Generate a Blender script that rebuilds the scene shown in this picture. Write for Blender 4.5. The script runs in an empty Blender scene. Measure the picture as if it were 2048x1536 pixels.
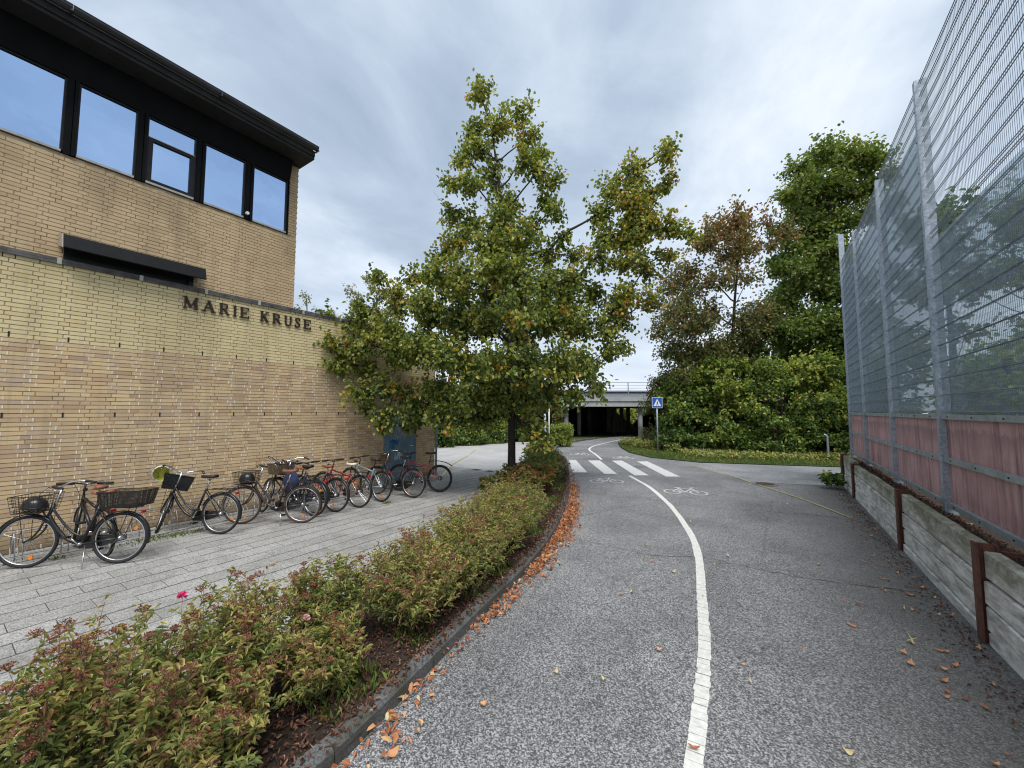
import bpy, math, random
import numpy as np
from mathutils import Matrix, Vector

# ------------------------------------------------------------------ camera, sky, sun, exposure
S = bpy.context.scene
COL = S.collection
PITCH, YAW = math.radians(3.91), math.radians(33.6)
CAMH = 2.1
cam_d = bpy.data.cameras.new('camera')
cam_d.sensor_width = 36.0
cam_d.lens = 790.0 / 2048 * 36
cam_d.clip_start = 0.05
cam_d.clip_end = 2000
cam = bpy.data.objects.new('camera', cam_d)
COL.objects.link(cam)
cam.location = (0, 0, CAMH)
cam.rotation_euler = (math.pi / 2 + PITCH, 0, YAW)
S.camera = cam
S.view_settings.view_transform = 'Standard'
S.view_settings.look = 'None'
S.view_settings.gamma = 1
S.view_settings.use_curve_mapping = False
S.view_settings.exposure = 1.05
S.cycles.filter_width = 1.15
S.cycles.max_bounces = 8
S.cycles.transparent_max_bounces = 24

SUN_EL, SUN_AZ = math.radians(62), math.radians(-48)   # azimuth measured from +X towards +Y
sd = bpy.data.lights.new('sun', 'SUN')
sd.energy = 1.75
sd.angle = math.radians(35)
sd.color = (1.0, 0.97, 0.92)
sun = bpy.data.objects.new('sun', sd)
COL.objects.link(sun)
dv = Vector((math.cos(SUN_EL) * math.cos(SUN_AZ), math.cos(SUN_EL) * math.sin(SUN_AZ), math.sin(SUN_EL)))
sun.rotation_euler = dv.to_track_quat('Z', 'Y').to_euler()
sun.location = (0, 0, 30)


class NT:
    """small shader graph helper"""
    def __init__(s, tree):
        s.t = tree
        s.n = tree.nodes
        s.l = tree.links

    def node(s, kind, **kw):
        n = s.n.new(kind)
        for k, v in kw.items():
            setattr(n, k, v)
        return n

    def put(s, sock, v):
        if v is None:
            return
        if isinstance(v, bpy.types.NodeSocket):
            s.l.new(v, sock)
        elif isinstance(v, (tuple, list)) and len(v) == 3 and sock.type == 'RGBA':
            sock.default_value = (*v, 1)
        else:
            sock.default_value = v

    def pos(s):
        return s.node('ShaderNodeNewGeometry').outputs['Position']

    def obj(s):
        return s.node('ShaderNodeTexCoord').outputs['Object']

    def mapping(s, v, scale=(1, 1, 1), loc=(0, 0, 0), rot=(0, 0, 0)):
        n = s.node('ShaderNodeMapping')
        s.put(n.inputs['Vector'], v)
        n.inputs['Scale'].default_value = scale
        n.inputs['Location'].default_value = loc
        n.inputs['Rotation'].default_value = rot
        return n.outputs[0]

    def noise(s, vec, scale, detail=3, rough=0.5, dist=0.0):
        n = s.node('ShaderNodeTexNoise')
        s.put(n.inputs['Vector'], vec)
        n.inputs['Scale'].default_value = scale
        n.inputs['Detail'].default_value = detail
        n.inputs['Roughness'].default_value = rough
        n.inputs['Distortion'].default_value = dist
        return n.outputs['Fac']

    def voro(s, vec, scale, feature='F1', out='Distance'):
        n = s.node('ShaderNodeTexVoronoi', feature=feature)
        s.put(n.inputs['Vector'], vec)
        n.inputs['Scale'].default_value = scale
        return n.outputs[out]

    def ramp(s, fac, stops, interp='LINEAR'):
        n = s.node('ShaderNodeValToRGB')
        n.color_ramp.interpolation = interp
        e = n.color_ramp.elements
        while len(e) > 1:
            e.remove(e[-1])
        e[0].position = stops[0][0]
        e[0].color = _c(stops[0][1])
        for p, c in stops[1:]:
            x = e.new(p)
            x.color = _c(c)
        s.put(n.inputs[0], fac)
        return n.outputs[0]

    def mix(s, fac, a, b, mode='MIX'):
        n = s.node('ShaderNodeMix', data_type='RGBA', blend_type=mode)
        s.put(n.inputs[0], fac)
        s.put(n.inputs[6], a)
        s.put(n.inputs[7], b)
        return n.outputs[2]

    def math(s, op, a, b=None, clamp=False):
        n = s.node('ShaderNodeMath', operation=op, use_clamp=clamp)
        s.put(n.inputs[0], a)
        s.put(n.inputs[1], b)
        return n.outputs[0]

    def sep(s, v):
        n = s.node('ShaderNodeSeparateXYZ')
        s.put(n.inputs[0], v)
        return n.outputs

    def comb(s, x, y, z):
        n = s.node('ShaderNodeCombineXYZ')
        for i, v in enumerate((x, y, z)):
            s.put(n.inputs[i], v)
        return n.outputs[0]

    def attr(s, name, out='Fac'):
        n = s.node('ShaderNodeAttribute', attribute_name=name)
        return n.outputs[out]

    def bump(s, h, strength=0.3, dist=0.01):
        n = s.node('ShaderNodeBump')
        n.inputs['Strength'].default_value = strength
        n.inputs['Distance'].default_value = dist
        s.put(n.inputs['Height'], h)
        return n.outputs[0]


def _c(c):
    if isinstance(c, (int, float)):
        return (c, c, c, 1)
    return (*c, 1) if len(c) == 3 else c


W = bpy.data.worlds.new('World')
S.world = W
W.use_nodes = True
nt = NT(W.node_tree)
bg = W.node_tree.nodes['Background']
bg.inputs['Strength'].default_value = 0.1
sky = nt.node('ShaderNodeTexSky', sky_type='NISHITA')
sky.sun_disc = False
sky.sun_elevation = SUN_EL
sky.sun_rotation = math.radians(90) - SUN_AZ
sky.air_density = 1.3
sky.dust_density = 3
tc = nt.node('ShaderNodeTexCoord').outputs['Generated']
sx = nt.sep(tc)
zz = nt.math('MAXIMUM', nt.math('ADD', sx[2], 0.16), 0.05)
cv = nt.comb(nt.math('DIVIDE', sx[0], zz), nt.math('DIVIDE', sx[1], zz), 0.0)
cv = nt.mapping(cv, scale=(1.0, 0.75, 1), rot=(0, 0, 0.7), loc=(3.3, 1.2, 0))
n1 = nt.noise(cv, 0.8, 6, 0.5, 0.35)
n2 = nt.noise(cv, 2.3, 7, 0.6, 0.35)
nn = nt.math('ADD', nt.math('MULTIPLY', n1, 0.68), nt.math('MULTIPLY', n2, 0.32))
ccol = nt.ramp(nn, [(0.38, (1.9, 2.38, 3.05)), (0.46, (2.45, 2.95, 3.65)), (0.54, (3.35, 3.85, 4.45)), (0.66, (5.0, 5.3, 5.65))])
hor = nt.ramp(sx[2], [(0.0, 1.0), (0.22, 0.35), (0.5, 0.0)])
ccol = nt.mix(nt.math('MULTIPLY', hor, 0.7), ccol, (5.2, 5.6, 6.25))
cols = nt.mix(0.93, sky.outputs[0], ccol)
nt.put(bg.inputs['Color'], cols)

RND = random.Random(7)
NP = np.random.default_rng(7)

# ------------------------------------------------------------------ materials
MATS = {}


def mat(name):
    m = bpy.data.materials.new(name)
    m.use_nodes = True
    n = NT(m.node_tree)
    b = m.node_tree.nodes['Principled BSDF']
    MATS[name] = m
    return m, n, b


def simple(name, col, rough=0.6, metal=0.0, var=0.25, scale=6.0, bump=0.15, bscale=60, spec=0.5):
    m, n, b = mat(name)
    p = n.pos()
    f = n.noise(p, scale, 5, 0.6)
    dark = tuple(c * (1 - var) for c in col)
    lite = tuple(min(1, c * (1 + var)) for c in col)
    n.put(b.inputs['Base Color'], n.ramp(f, [(0.3, dark), (0.7, lite)]))
    n.put(b.inputs['Roughness'], n.math('ADD', n.math('MULTIPLY', n.noise(p, scale * 2.3, 3), 0.25), rough - 0.12))
    b.inputs['Metallic'].default_value = metal
    b.inputs['Specular IOR Level'].default_value = spec
    if bump:
        n.put(b.inputs['Normal'], n.bump(n.noise(p, bscale, 3), bump, 0.004))
    return m


def m_brick(name, stops, stain, stain_amt, by_object, lime=0.0):
    m, n, b = mat(name)
    p = n.pos()
    if by_object:
        t = n.node('ShaderNodeObjectInfo').outputs['Random']
    else:
        t = n.attr('tint')
    col = n.ramp(t, stops)
    g = n.noise(p, 45, 4, 0.7)
    col = n.mix(n.math('MULTIPLY', g, 0.5), col, n.mix(0.5, col, (0.16, 0.11, 0.06)))
    big = n.ramp(n.noise(n.mapping(p, scale=(1, 1, 0.5)), 1.3, 5, 0.6, 0.4), [(0.45, 0.0), (0.68, 1.0)])
    col = n.mix(n.math('MULTIPLY', big, stain_amt), col, stain)
    gr = n.math('MULTIPLY', n.ramp(n.math('ADD', n.sep(p)[2], n.math('MULTIPLY', n.noise(p, 2.5, 5, 0.7), 0.5)), [(0.25, 0.75), (0.62, 0.0)]), 1.0)
    col = n.mix(gr, col, (0.13, 0.10, 0.065))
    drip = n.ramp(n.noise(n.mapping(p, scale=(1, 3.0, 0.22)), 1.5, 5, 0.7), [(0.55, 0.0), (0.75, 0.45)])
    col = n.mix(drip, col, (0.26, 0.20, 0.13))
    if lime:
        w = n.ramp(n.noise(p, 7, 6, 0.75, 0.6), [(0.53, 0.0), (0.66, 1.0)])
        col = n.mix(n.math('MULTIPLY', w, lime), col, (0.48, 0.41, 0.36))
    n.put(b.inputs['Base Color'], col)
    b.inputs['Roughness'].default_value = 0.85
    b.inputs['Specular IOR Level'].default_value = 0.25
    n.put(b.inputs['Normal'], n.bump(n.noise(p, 120, 4, 0.7), 0.35, 0.004))
    return m


YEL = [(0, (0.70, 0.57, 0.31)), (0.5, (0.79, 0.67, 0.39)), (1, (0.73, 0.61, 0.36))]
AGE = [(0, (0.50, 0.34, 0.21)), (0.2, (0.62, 0.44, 0.27)), (0.5, (0.68, 0.50, 0.285)), (0.86, (0.73, 0.56, 0.32)), (0.97, (0.55, 0.42, 0.29)), (1, (0.46, 0.30, 0.21))]
UPP = [(0, (0.58, 0.42, 0.25)), (0.5, (0.68, 0.51, 0.31)), (1, (0.62, 0.46, 0.28))]
for suf, bo in (('', False), ('_single', True)):
    m_brick('brick_yellow' + suf, YEL, (0.34, 0.28, 0.14), 0.30, bo)
    m_brick('brick_aged' + suf, AGE, (0.36, 0.27, 0.18), 0.45, bo, 0.6)
m_brick('brick_upper', UPP, (0.27, 0.20, 0.13), 0.5, False)


def m_mortar():
    m, n, b = mat('mortar')
    p = n.pos()
    z = n.sep(p)[2]
    lo = n.ramp(n.noise(p, 3.5, 5, 0.7, 0.5), [(0.4, (0.30, 0.215, 0.13)), (0.62, (0.46, 0.37, 0.25))])
    n.put(b.inputs['Base Color'], lo)
    b.inputs['Roughness'].default_value = 0.95
    n.put(b.inputs['Normal'], n.bump(n.noise(p, 90, 3), 0.4, 0.004))
    m, n, b = mat('lime_mortar')
    p = n.pos()
    n.put(b.inputs['Base Color'], n.ramp(n.noise(p, 9, 5, 0.7), [(0.32, (0.38, 0.29, 0.20)), (0.55, (0.78, 0.70, 0.60))]))
    b.inputs['Roughness'].default_value = 0.95


m_mortar()
simple('black_metal', (0.008, 0.008, 0.009), 0.5, 0.0, 0.4, spec=0.3)
simple('black_cladding', (0.004, 0.0042, 0.005), 0.7, 0.0, 0.4, 2.0, spec=0.15)
simple('roof_felt', (0.016, 0.015, 0.016), 0.8, 0.0, 0.4, 3.0, 0.4)
simple('gutter_zinc', (0.035, 0.035, 0.04), 0.5, 0.2, 0.5, 2.5, 0.2)
simple('coping_slate', (0.085, 0.08, 0.078), 0.75, 0.0, 0.6, 7.0, 0.5)
simple('hood_metal', (0.006, 0.0065, 0.008), 0.6, 0.0, 0.3, spec=0.2)
simple('beige_cap', (0.36, 0.32, 0.27), 0.7)
simple('sill_metal', (0.42, 0.40, 0.37), 0.5, 0.3)
simple('letter_bronze', (0.035, 0.022, 0.015), 0.55, 0.3)
simple('steel_white', (0.55, 0.55, 0.54), 0.35, 0.9)
simple('chrome', (0.62, 0.62, 0.63), 0.25, 1.0, 0.1)
simple('alu_rim', (0.55, 0.55, 0.56), 0.35, 0.9, 0.15)
simple('rubber', (0.014, 0.014, 0.014), 0.75)
simple('brown_rubber', (0.06, 0.032, 0.02), 0.8)
simple('bike_black', (0.012, 0.012, 0.013), 0.3)
simple('bike_brown_black', (0.03, 0.02, 0.016), 0.32)
simple('bike_red', (0.20, 0.018, 0.025), 0.35)
simple('bike_pink', (0.26, 0.05, 0.06), 0.35)
simple('bike_grey', (0.20, 0.25, 0.28), 0.3)
simple('bike_navy', (0.015, 0.025, 0.06), 0.3)
simple('bike_white', (0.75, 0.74, 0.72), 0.4)
simple('saddle_brown', (0.24, 0.085, 0.04), 0.5)
simple('saddle_black', (0.016, 0.016, 0.017), 0.55)
simple('saddle_white', (0.62, 0.60, 0.54), 0.5)
simple('wicker', (0.12, 0.085, 0.05), 0.85)
simple('fabric_navy', (0.02, 0.03, 0.08), 0.95, 0, 0.6, 30)
simple('fabric_black', (0.014, 0.014, 0.015), 0.85, 0, 0.4, 30)
simple('helmet_black', (0.015, 0.015, 0.015), 0.3)
simple('helmet_white', (0.6, 0.6, 0.57), 0.35)
simple('helmet_yellow', (0.62, 0.60, 0.05), 0.4)
simple('reflector_orange', (0.75, 0.22, 0.02), 0.25)
simple('reflector_red', (0.50, 0.012, 0.02), 0.25)
simple('rack_steel', (0.30, 0.30, 0.29), 0.5, 0.7)
simple('asphalt_soil', (0.06, 0.045, 0.03), 0.95, 0, 0.6, 14, 0.8, 40)
simple('sign_blue', (0.01, 0.10, 0.42), 0.4, 0, 0.05)
simple('sign_white', (0.78, 0.78, 0.78), 0.5, 0, 0.05)
simple('sign_and_shade_black', (0.01, 0.01, 0.01), 0.5, 0, 0.05)
simple('concrete_pale', (0.38, 0.39, 0.40), 0.85, 0, 0.18, 1.2, 0.3, 30)
simple('concrete_dark', (0.16, 0.155, 0.15), 0.9, 0, 0.3, 1.0, 0.3, 30)  # also stands in for shade on the deeper bridge columns
simple('parapet_grey', (0.24, 0.26, 0.30), 0.7, 0, 0.15)
simple('rust_steel', (0.115, 0.045, 0.03), 0.75, 0.1, 0.45, 9, 0.4)
simple('yellow_paint', (0.46, 0.40, 0.18), 0.7, 0, 0.2, 20)
simple('worn_paint', (0.50, 0.50, 0.49), 0.8, 0, 0.35, 30)
simple('bark', (0.035, 0.028, 0.024), 0.95, 0, 0.5, 12, 0.9, 45)
simple('twig_bark', (0.06, 0.045, 0.035), 0.9, 0, 0.4, 20)
simple('stem_brown', (0.12, 0.07, 0.045), 0.85, 0, 0.4, 30)
simple('manhole_iron', (0.10, 0.065, 0.045), 0.7, 0.5, 0.4, 15)
simple('graffiti_white', (0.60, 0.66, 0.70), 0.6)
simple('graffiti_blue', (0.02, 0.16, 0.38), 0.5)
simple('graffiti_teal', (0.03, 0.30, 0.40), 0.5)
simple('bolt_dark', (0.03, 0.03, 0.03), 0.5, 0.5)
simple('rose_pink', (0.70, 0.06, 0.22), 0.5, 0, 0.1)
simple('panel_pink_light', (0.70, 0.40, 0.42), 0.5, 0, 0.1)


def m_galv():
    m, n, b = mat('galvanised')
    p = n.pos()
    v = n.voro(p, 38, out='Color')
    f = n.math('ADD', n.math('MULTIPLY', n.sep(v)[0], 0.5), n.math('MULTIPLY', n.noise(p, 5, 4), 0.5))
    n.put(b.inputs['Base Color'], n.ramp(f, [(0.2, (0.27, 0.31, 0.36)), (0.8, (0.46, 0.51, 0.57))]))
    b.inputs['Metallic'].default_value = 0.55
    n.put(b.inputs['Roughness'], n.ramp(f, [(0.2, 0.6), (0.8, 0.42)]))
    m, n, b = mat('mesh_wire')
    p = n.pos()
    n.put(b.inputs['Base Color'], n.ramp(n.noise(p, 9, 3), [(0.3, (0.12, 0.15, 0.18)), (0.7, (0.24, 0.29, 0.33))]))
    b.inputs['Metallic'].default_value = 0.3
    b.inputs['Roughness'].default_value = 0.5
    m, n, b = mat('rail_grey')
    p = n.pos()
    n.put(b.inputs['Base Color'], n.ramp(n.noise(p, 6, 5, 0.7), [(0.3, (0.22, 0.245, 0.24)), (0.7, (0.42, 0.45, 0.45))]))
    b.inputs['Metallic'].default_value = 0.3
    b.inputs['Roughness'].default_value = 0.6


m_galv()


def m_glass():
    m, n, b = mat('coated_glass')
    n.n.remove(b)
    o = n.n['Material Output']
    p = n.pos()
    g = n.node('ShaderNodeBsdfGlossy')
    g.inputs['Color'].default_value = (0.40, 0.56, 0.82, 1)
    g.inputs['Roughness'].default_value = 0.04
    n.put(g.inputs['Normal'], n.bump(n.noise(p, 2.5, 2), 0.25, 0.01))
    d = n.node('ShaderNodeBsdfDiffuse')
    d.inputs['Color'].default_value = (0.02, 0.03, 0.05, 1)
    mx = n.node('ShaderNodeMixShader')
    mx.inputs[0].default_value = 0.9
    n.l.new(d.outputs[0], mx.inputs[1])
    n.l.new(g.outputs[0], mx.inputs[2])
    n.l.new(mx.outputs[0], o.inputs['Surface'])
    # noise screen pane: clear glass, thin dirt film, pale sky haze painted in at grazing view
    m, n, b = mat('screen_glass')
    n.n.remove(b)
    o = n.n['Material Output']
    p = n.pos()
    tr = n.node('ShaderNodeBsdfTransparent')
    tr.inputs['Color'].default_value = (0.92, 0.955, 0.965, 1)
    gl = n.node('ShaderNodeBsdfGlossy')
    gl.inputs['Color'].default_value = (0.9, 0.95, 1.0, 1)
    gl.inputs['Roughness'].default_value = 0.03
    df = n.node('ShaderNodeBsdfDiffuse')
    df.inputs['Color'].default_value = (0.60, 0.67, 0.74, 1)
    fr = n.node('ShaderNodeFresnel')
    fr.inputs['IOR'].default_value = 1.5
    m1 = n.node('ShaderNodeMixShader')
    lw = n.node('ShaderNodeLayerWeight')
    lw.inputs['Blend'].default_value = 0.5
    grazing_haze = n.math('MULTIPLY', n.math('POWER', lw.outputs['Facing'], 3.0), 0.42)  # pale sky reflection painted as diffuse haze, stronger at grazing view
    n.put(m1.inputs[0], n.math('ADD', grazing_haze, n.ramp(n.noise(p, 1.6, 5, 0.7), [(0.35, 0.01), (0.7, 0.07)])))
    n.l.new(tr.outputs[0], m1.inputs[1])
    n.l.new(df.outputs[0], m1.inputs[2])
    m2 = n.node('ShaderNodeMixShader')
    n.put(m2.inputs[0], n.math('MULTIPLY', fr.outputs[0], 0.45, True))
    n.l.new(m1.outputs[0], m2.inputs[1])
    n.l.new(gl.outputs[0], m2.inputs[2])
    n.l.new(m2.outputs[0], o.inputs['Surface'])


m_glass()


def m_leaf(name, stops, trans=0.3, rough=0.5):
    m, n, b = mat(name)
    o = n.n['Material Output']
    t = n.attr('tint')
    col = n.ramp(t, stops)
    n.put(b.inputs['Base Color'], col)
    b.inputs['Roughness'].default_value = rough
    b.inputs['Specular IOR Level'].default_value = 0.35
    tl = n.node('ShaderNodeBsdfTranslucent')
    n.put(tl.inputs['Color'], n.mix(1.0, col, (1.5, 1.7, 0.7), 'MULTIPLY'))
    mx = n.node('ShaderNodeMixShader')
    mx.inputs[0].default_value = trans
    n.l.new(b.outputs[0], mx.inputs[1])
    n.l.new(tl.outputs[0], mx.inputs[2])
    n.l.new(mx.outputs[0], o.inputs['Surface'])


m_leaf('lime_leaf', [(0, (0.040, 0.065, 0.026)), (0.35, (0.10, 0.145, 0.040)), (0.65, (0.235, 0.265, 0.055)), (0.84, (0.42, 0.38, 0.08)), (0.93, (0.52, 0.30, 0.05)), (1, (0.50, 0.20, 0.05))], 0.28, 0.42)
m_leaf('maple_brown_leaf', [(0, (0.090, 0.119, 0.039)), (0.3, (0.165, 0.161, 0.049)), (0.55, (0.270, 0.168, 0.063)), (0.8, (0.300, 0.119, 0.056)), (1, (0.300, 0.077, 0.056))])
m_leaf('maple_green_leaf', [(0, (0.05, 0.085, 0.025)), (0.4, (0.115, 0.175, 0.042)), (0.75, (0.21, 0.26, 0.06)), (1, (0.33, 0.31, 0.08))], 0.28, 0.42)
m_leaf('bush_leaf', [(0, (0.04, 0.08, 0.026)), (0.36, (0.10, 0.165, 0.042)), (0.60, (0.25, 0.32, 0.07)), (0.88, (0.46, 0.45, 0.10)), (0.97, (0.46, 0.36, 0.08)), (1, (0.50, 0.14, 0.04))], 0.28, 0.42)
m_leaf('spirea_leaf', [(0, (0.055, 0.09, 0.045)), (0.35, (0.135, 0.19, 0.065)), (0.65, (0.30, 0.32, 0.10)), (0.88, (0.50, 0.44, 0.16)), (0.97, (0.42, 0.27, 0.12)), (1, (0.30, 0.15, 0.10))], 0.25, 0.5)
m_leaf('rusty_leaf', [(0, (0.05, 0.08, 0.03)), (0.4, (0.12, 0.145, 0.045)), (0.7, (0.22, 0.17, 0.06)), (0.9, (0.25, 0.12, 0.05)), (1, (0.28, 0.10, 0.045))])
m_leaf('pale_leaf', [(0, (0.13, 0.15, 0.05)), (0.5, (0.28, 0.24, 0.08)), (1, (0.36, 0.26, 0.11))])
m_leaf('seed_head', [(0, (0.13, 0.05, 0.035)), (0.5, (0.24, 0.095, 0.06)), (1, (0.34, 0.16, 0.10))], 0.1, 0.8)
m_leaf('grass_blade', [(0, (0.060, 0.112, 0.028)), (0.5, (0.135, 0.203, 0.042)), (0.85, (0.270, 0.285, 0.084)), (1, (0.330, 0.210, 0.084))])
m_leaf('fallen_leaf', [(0, (0.20, 0.07, 0.04)), (0.35, (0.42, 0.15, 0.065)), (0.65, (0.58, 0.28, 0.14)), (0.85, (0.62, 0.44, 0.24)), (1, (0.60, 0.53, 0.30))], 0.1, 0.6)
m_leaf('dead_leaf', [(0, (0.05, 0.025, 0.018)), (0.5, (0.13, 0.06, 0.04)), (0.85, (0.24, 0.12, 0.07)), (1, (0.40, 0.26, 0.17))], 0.05, 0.8)


def m_ground():
    m, n, b = mat('asphalt')
    p = n.pos()
    v = n.voro(p, 125, out='Color')
    v2 = n.voro(p, 75, out='Color')
    sp = n.math('ADD', n.math('MULTIPLY', n.sep(v)[0], 0.72), n.math('MULTIPLY', n.sep(v2)[1], 0.28))
    col = n.ramp(sp, [(0.20, (0.055, 0.055, 0.058)), (0.42, (0.125, 0.125, 0.129)), (0.60, (0.20, 0.20, 0.205)), (0.82, (0.41, 0.41, 0.41))])
    big = n.ramp(n.noise(p, 0.55, 6, 0.6, 0.5), [(0.32, 0.70), (0.5, 1.0), (0.7, 1.22)])
    col = n.mix(1.0, col, big, 'MULTIPLY')
    # dirty damp strip near the retaining wall
    s = n.sep(p)
    wob = n.math('MULTIPLY', n.noise(p, 0.9, 4), 1.1)
    e = n.math('ADD', n.math('SUBTRACT', s[0], 0.0), wob)
    far = n.math('LESS_THAN', s[1], 15.5)
    dm = n.math('MULTIPLY', n.ramp(n.math('DIVIDE', e, 2.2, True), [(0.22, 0.0), (0.8, 1.0)]), far)
    dirt = n.ramp(n.noise(p, 26, 6, 0.75), [(0.3, (0.06, 0.054, 0.048)), (0.6, (0.14, 0.13, 0.115)), (0.8, (0.24, 0.23, 0.21))])
    col = n.mix(n.math('MULTIPLY', dm, 0.65), col, dirt)
    moss = n.math('MULTIPLY', dm, n.ramp(n.noise(p, 2.2, 5, 0.7), [(0.60, 0.0), (0.70, 0.6)]))
    col = n.mix(moss, col, (0.075, 0.085, 0.03))
    # fine crack lines
    ck = n.voro(n.mapping(n.mix(0.12, p, n.node('ShaderNodeTexNoise').outputs['Color']), scale=(0.22, 0.3, 1)), 1.0, 'DISTANCE_TO_EDGE')
    cm = n.ramp(ck, [(0.0, 0.22), (0.006, 0.0)])
    col = n.mix(cm, col, (0.03, 0.03, 0.03))
    n.put(b.inputs['Base Color'], col)
    b.inputs['Roughness'].default_value = 0.8
    b.inputs['Specular IOR Level'].default_value = 0.3
    n.put(b.inputs['Normal'], n.bump(sp, 0.5, 0.004))

    m, n, b = mat('side_asphalt')
    p = n.pos()
    v = n.voro(p, 60, out='Color')
    col = n.ramp(n.sep(v)[0], [(0.1, (0.17, 0.175, 0.18)), (0.9, (0.34, 0.345, 0.35))])
    col = n.mix(1.0, col, n.ramp(n.noise(p, 0.8, 6, 0.6, 0.5), [(0.35, 0.75), (0.7, 1.15)]), 'MULTIPLY')
    n.put(b.inputs['Base Color'], col)
    b.inputs['Roughness'].default_value = 0.85
    n.put(b.inputs['Normal'], n.bump(n.noise(p, 90, 2), 0.3, 0.004))

    m, n, b = mat('plaza_concrete')
    p = n.pos()
    col = n.ramp(n.noise(p, 0.7, 6, 0.65, 0.6), [(0.3, (0.36, 0.355, 0.35)), (0.7, (0.52, 0.515, 0.51))])
    n.put(b.inputs['Base Color'], n.mix(n.math('MULTIPLY', n.noise(p, 120, 2), 0.35), col, (0.17, 0.17, 0.17)))
    b.inputs['Roughness'].default_value = 0.9

    for suf, bo in (('', False), ('_single', True)):
        m, n, b = mat('paver' + suf)
        p = n.pos()
        t = n.node('ShaderNodeObjectInfo').outputs['Random'] if bo else n.attr('tint')
        col = n.ramp(t, [(0, (0.25, 0.245, 0.235)), (0.5, (0.28, 0.275, 0.265)), (1, (0.31, 0.305, 0.295))])
        g = n.sep(n.voro(p, 110, out='Color'))[0]
        col = n.mix(0.55, col, n.mix(1.0, col, n.ramp(g, [(0.1, 0.35), (0.9, 1.9)]), 'MULTIPLY'))
        st = n.ramp(n.noise(p, 1.1, 6, 0.65, 0.6), [(0.48, 0.0), (0.68, 0.5)])
        col = n.mix(st, col, (0.11, 0.10, 0.085))
        n.put(b.inputs['Base Color'], col)
        b.inputs['Roughness'].default_value = 0.85
        n.put(b.inputs['Normal'], n.bump(g, 0.35, 0.003))

    m, n, b = mat('joint_sand')
    p = n.pos()
    n.put(b.inputs['Base Color'], n.ramp(n.noise(p, 12, 5, 0.7), [(0.3, (0.028, 0.026, 0.022)), (0.62, (0.06, 0.055, 0.045)), (0.75, (0.06, 0.08, 0.03))]))
    b.inputs['Roughness'].default_value = 1

    m, n, b = mat('kerb_concrete')
    p = n.pos()
    g = n.noise(p, 70, 5, 0.75)
    col = n.ramp(g, [(0.35, (0.04, 0.042, 0.042)), (0.65, (0.17, 0.172, 0.17))])
    col = n.mix(n.ramp(n.noise(p, 3, 5, 0.6), [(0.42, 0.0), (0.62, 0.8)]), col, (0.055, 0.055, 0.036))
    n.put(b.inputs['Base Color'], col)
    b.inputs['Roughness'].default_value = 0.9
    n.put(b.inputs['Normal'], n.bump(g, 0.5, 0.006))

    m, n, b = mat('soil')
    p = n.pos()
    g = n.noise(p, 35, 6, 0.8)
    n.put(b.inputs['Base Color'], n.ramp(g, [(0.3, (0.018, 0.013, 0.01)), (0.6, (0.06, 0.04, 0.028)), (0.75, (0.13, 0.10, 0.075))]))
    b.inputs['Roughness'].default_value = 1
    n.put(b.inputs['Normal'], n.bump(g, 1.0, 0.03))

    m, n, b = mat('grass_soil')
    p = n.pos()
    g = n.noise(p, 9, 6, 0.8)
    n.put(b.inputs['Base Color'], n.ramp(g, [(0.3, (0.02, 0.03, 0.012)), (0.6, (0.06, 0.09, 0.025)), (0.8, (0.12, 0.13, 0.045))]))
    b.inputs['Roughness'].default_value = 1
    n.put(b.inputs['Normal'], n.bump(g, 1.0, 0.05))

    m, n, b = mat('road_paint')
    p = n.pos()
    col = n.ramp(n.noise(p, 14, 6, 0.75), [(0.3, (0.42, 0.42, 0.40)), (0.6, (0.68, 0.68, 0.65))])
    ck = n.voro(p, 11, 'DISTANCE_TO_EDGE')
    col = n.mix(n.ramp(ck, [(0.0, 0.5), (0.035, 0.0)]), col, (0.14, 0.14, 0.14))
    wear = n.ramp(n.noise(p, 40, 5, 0.8), [(0.58, 0.0), (0.66, 0.75)])
    n.put(b.inputs['Base Color'], n.mix(wear, col, (0.16, 0.16, 0.16)))
    b.inputs['Roughness'].default_value = 0.7
    n.put(b.inputs['Normal'], n.bump(n.noise(p, 60, 3), 0.4, 0.004))

    m, n, b = mat('line_paint')
    p = n.pos()
    col = n.ramp(n.noise(p, 18, 6, 0.75), [(0.3, (0.50, 0.50, 0.46)), (0.6, (0.72, 0.72, 0.67))])
    n.put(b.inputs['Base Color'], col)
    b.inputs['Roughness'].default_value = 0.7
    n.put(b.inputs['Normal'], n.bump(n.noise(p, 60, 3), 0.5, 0.006))

    # board formed concrete planks of the retaining wall
    m, n, b = mat('plank_concrete')
    p = n.pos()
    s = n.sep(p)
    g = n.noise(n.mapping(p, scale=(1, 0.5, 2.5)), 5, 6, 0.75, 0.3)
    col = n.ramp(g, [(0.3, (0.22, 0.21, 0.18)), (0.46, (0.50, 0.485, 0.44)), (0.60, (0.80, 0.78, 0.73))])
    mm = n.noise(n.mapping(p, scale=(1, 0.6, 0.9)), 2.3, 6, 0.7, 0.6)
    top = n.ramp(n.math('ADD', n.math('MULTIPLY', s[2], 0.62), n.math('MULTIPLY', mm, 0.7)), [(0.62, 0.0), (0.86, 0.85)])
    mc = n.ramp(n.noise(p, 22, 5, 0.7), [(0.35, (0.05, 0.052, 0.03)), (0.62, (0.20, 0.19, 0.075))])
    col = n.mix(top, col, mc)
    n.put(b.inputs['Base Color'], col)
    b.inputs['Roughness'].default_value = 0.95
    n.put(b.inputs['Normal'], n.bump(n.noise(n.mapping(p, scale=(1, 0.3, 3)), 30, 5, 0.7), 0.6, 0.01))

    m, n, b = mat('pink_board')
    p = n.pos()
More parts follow.
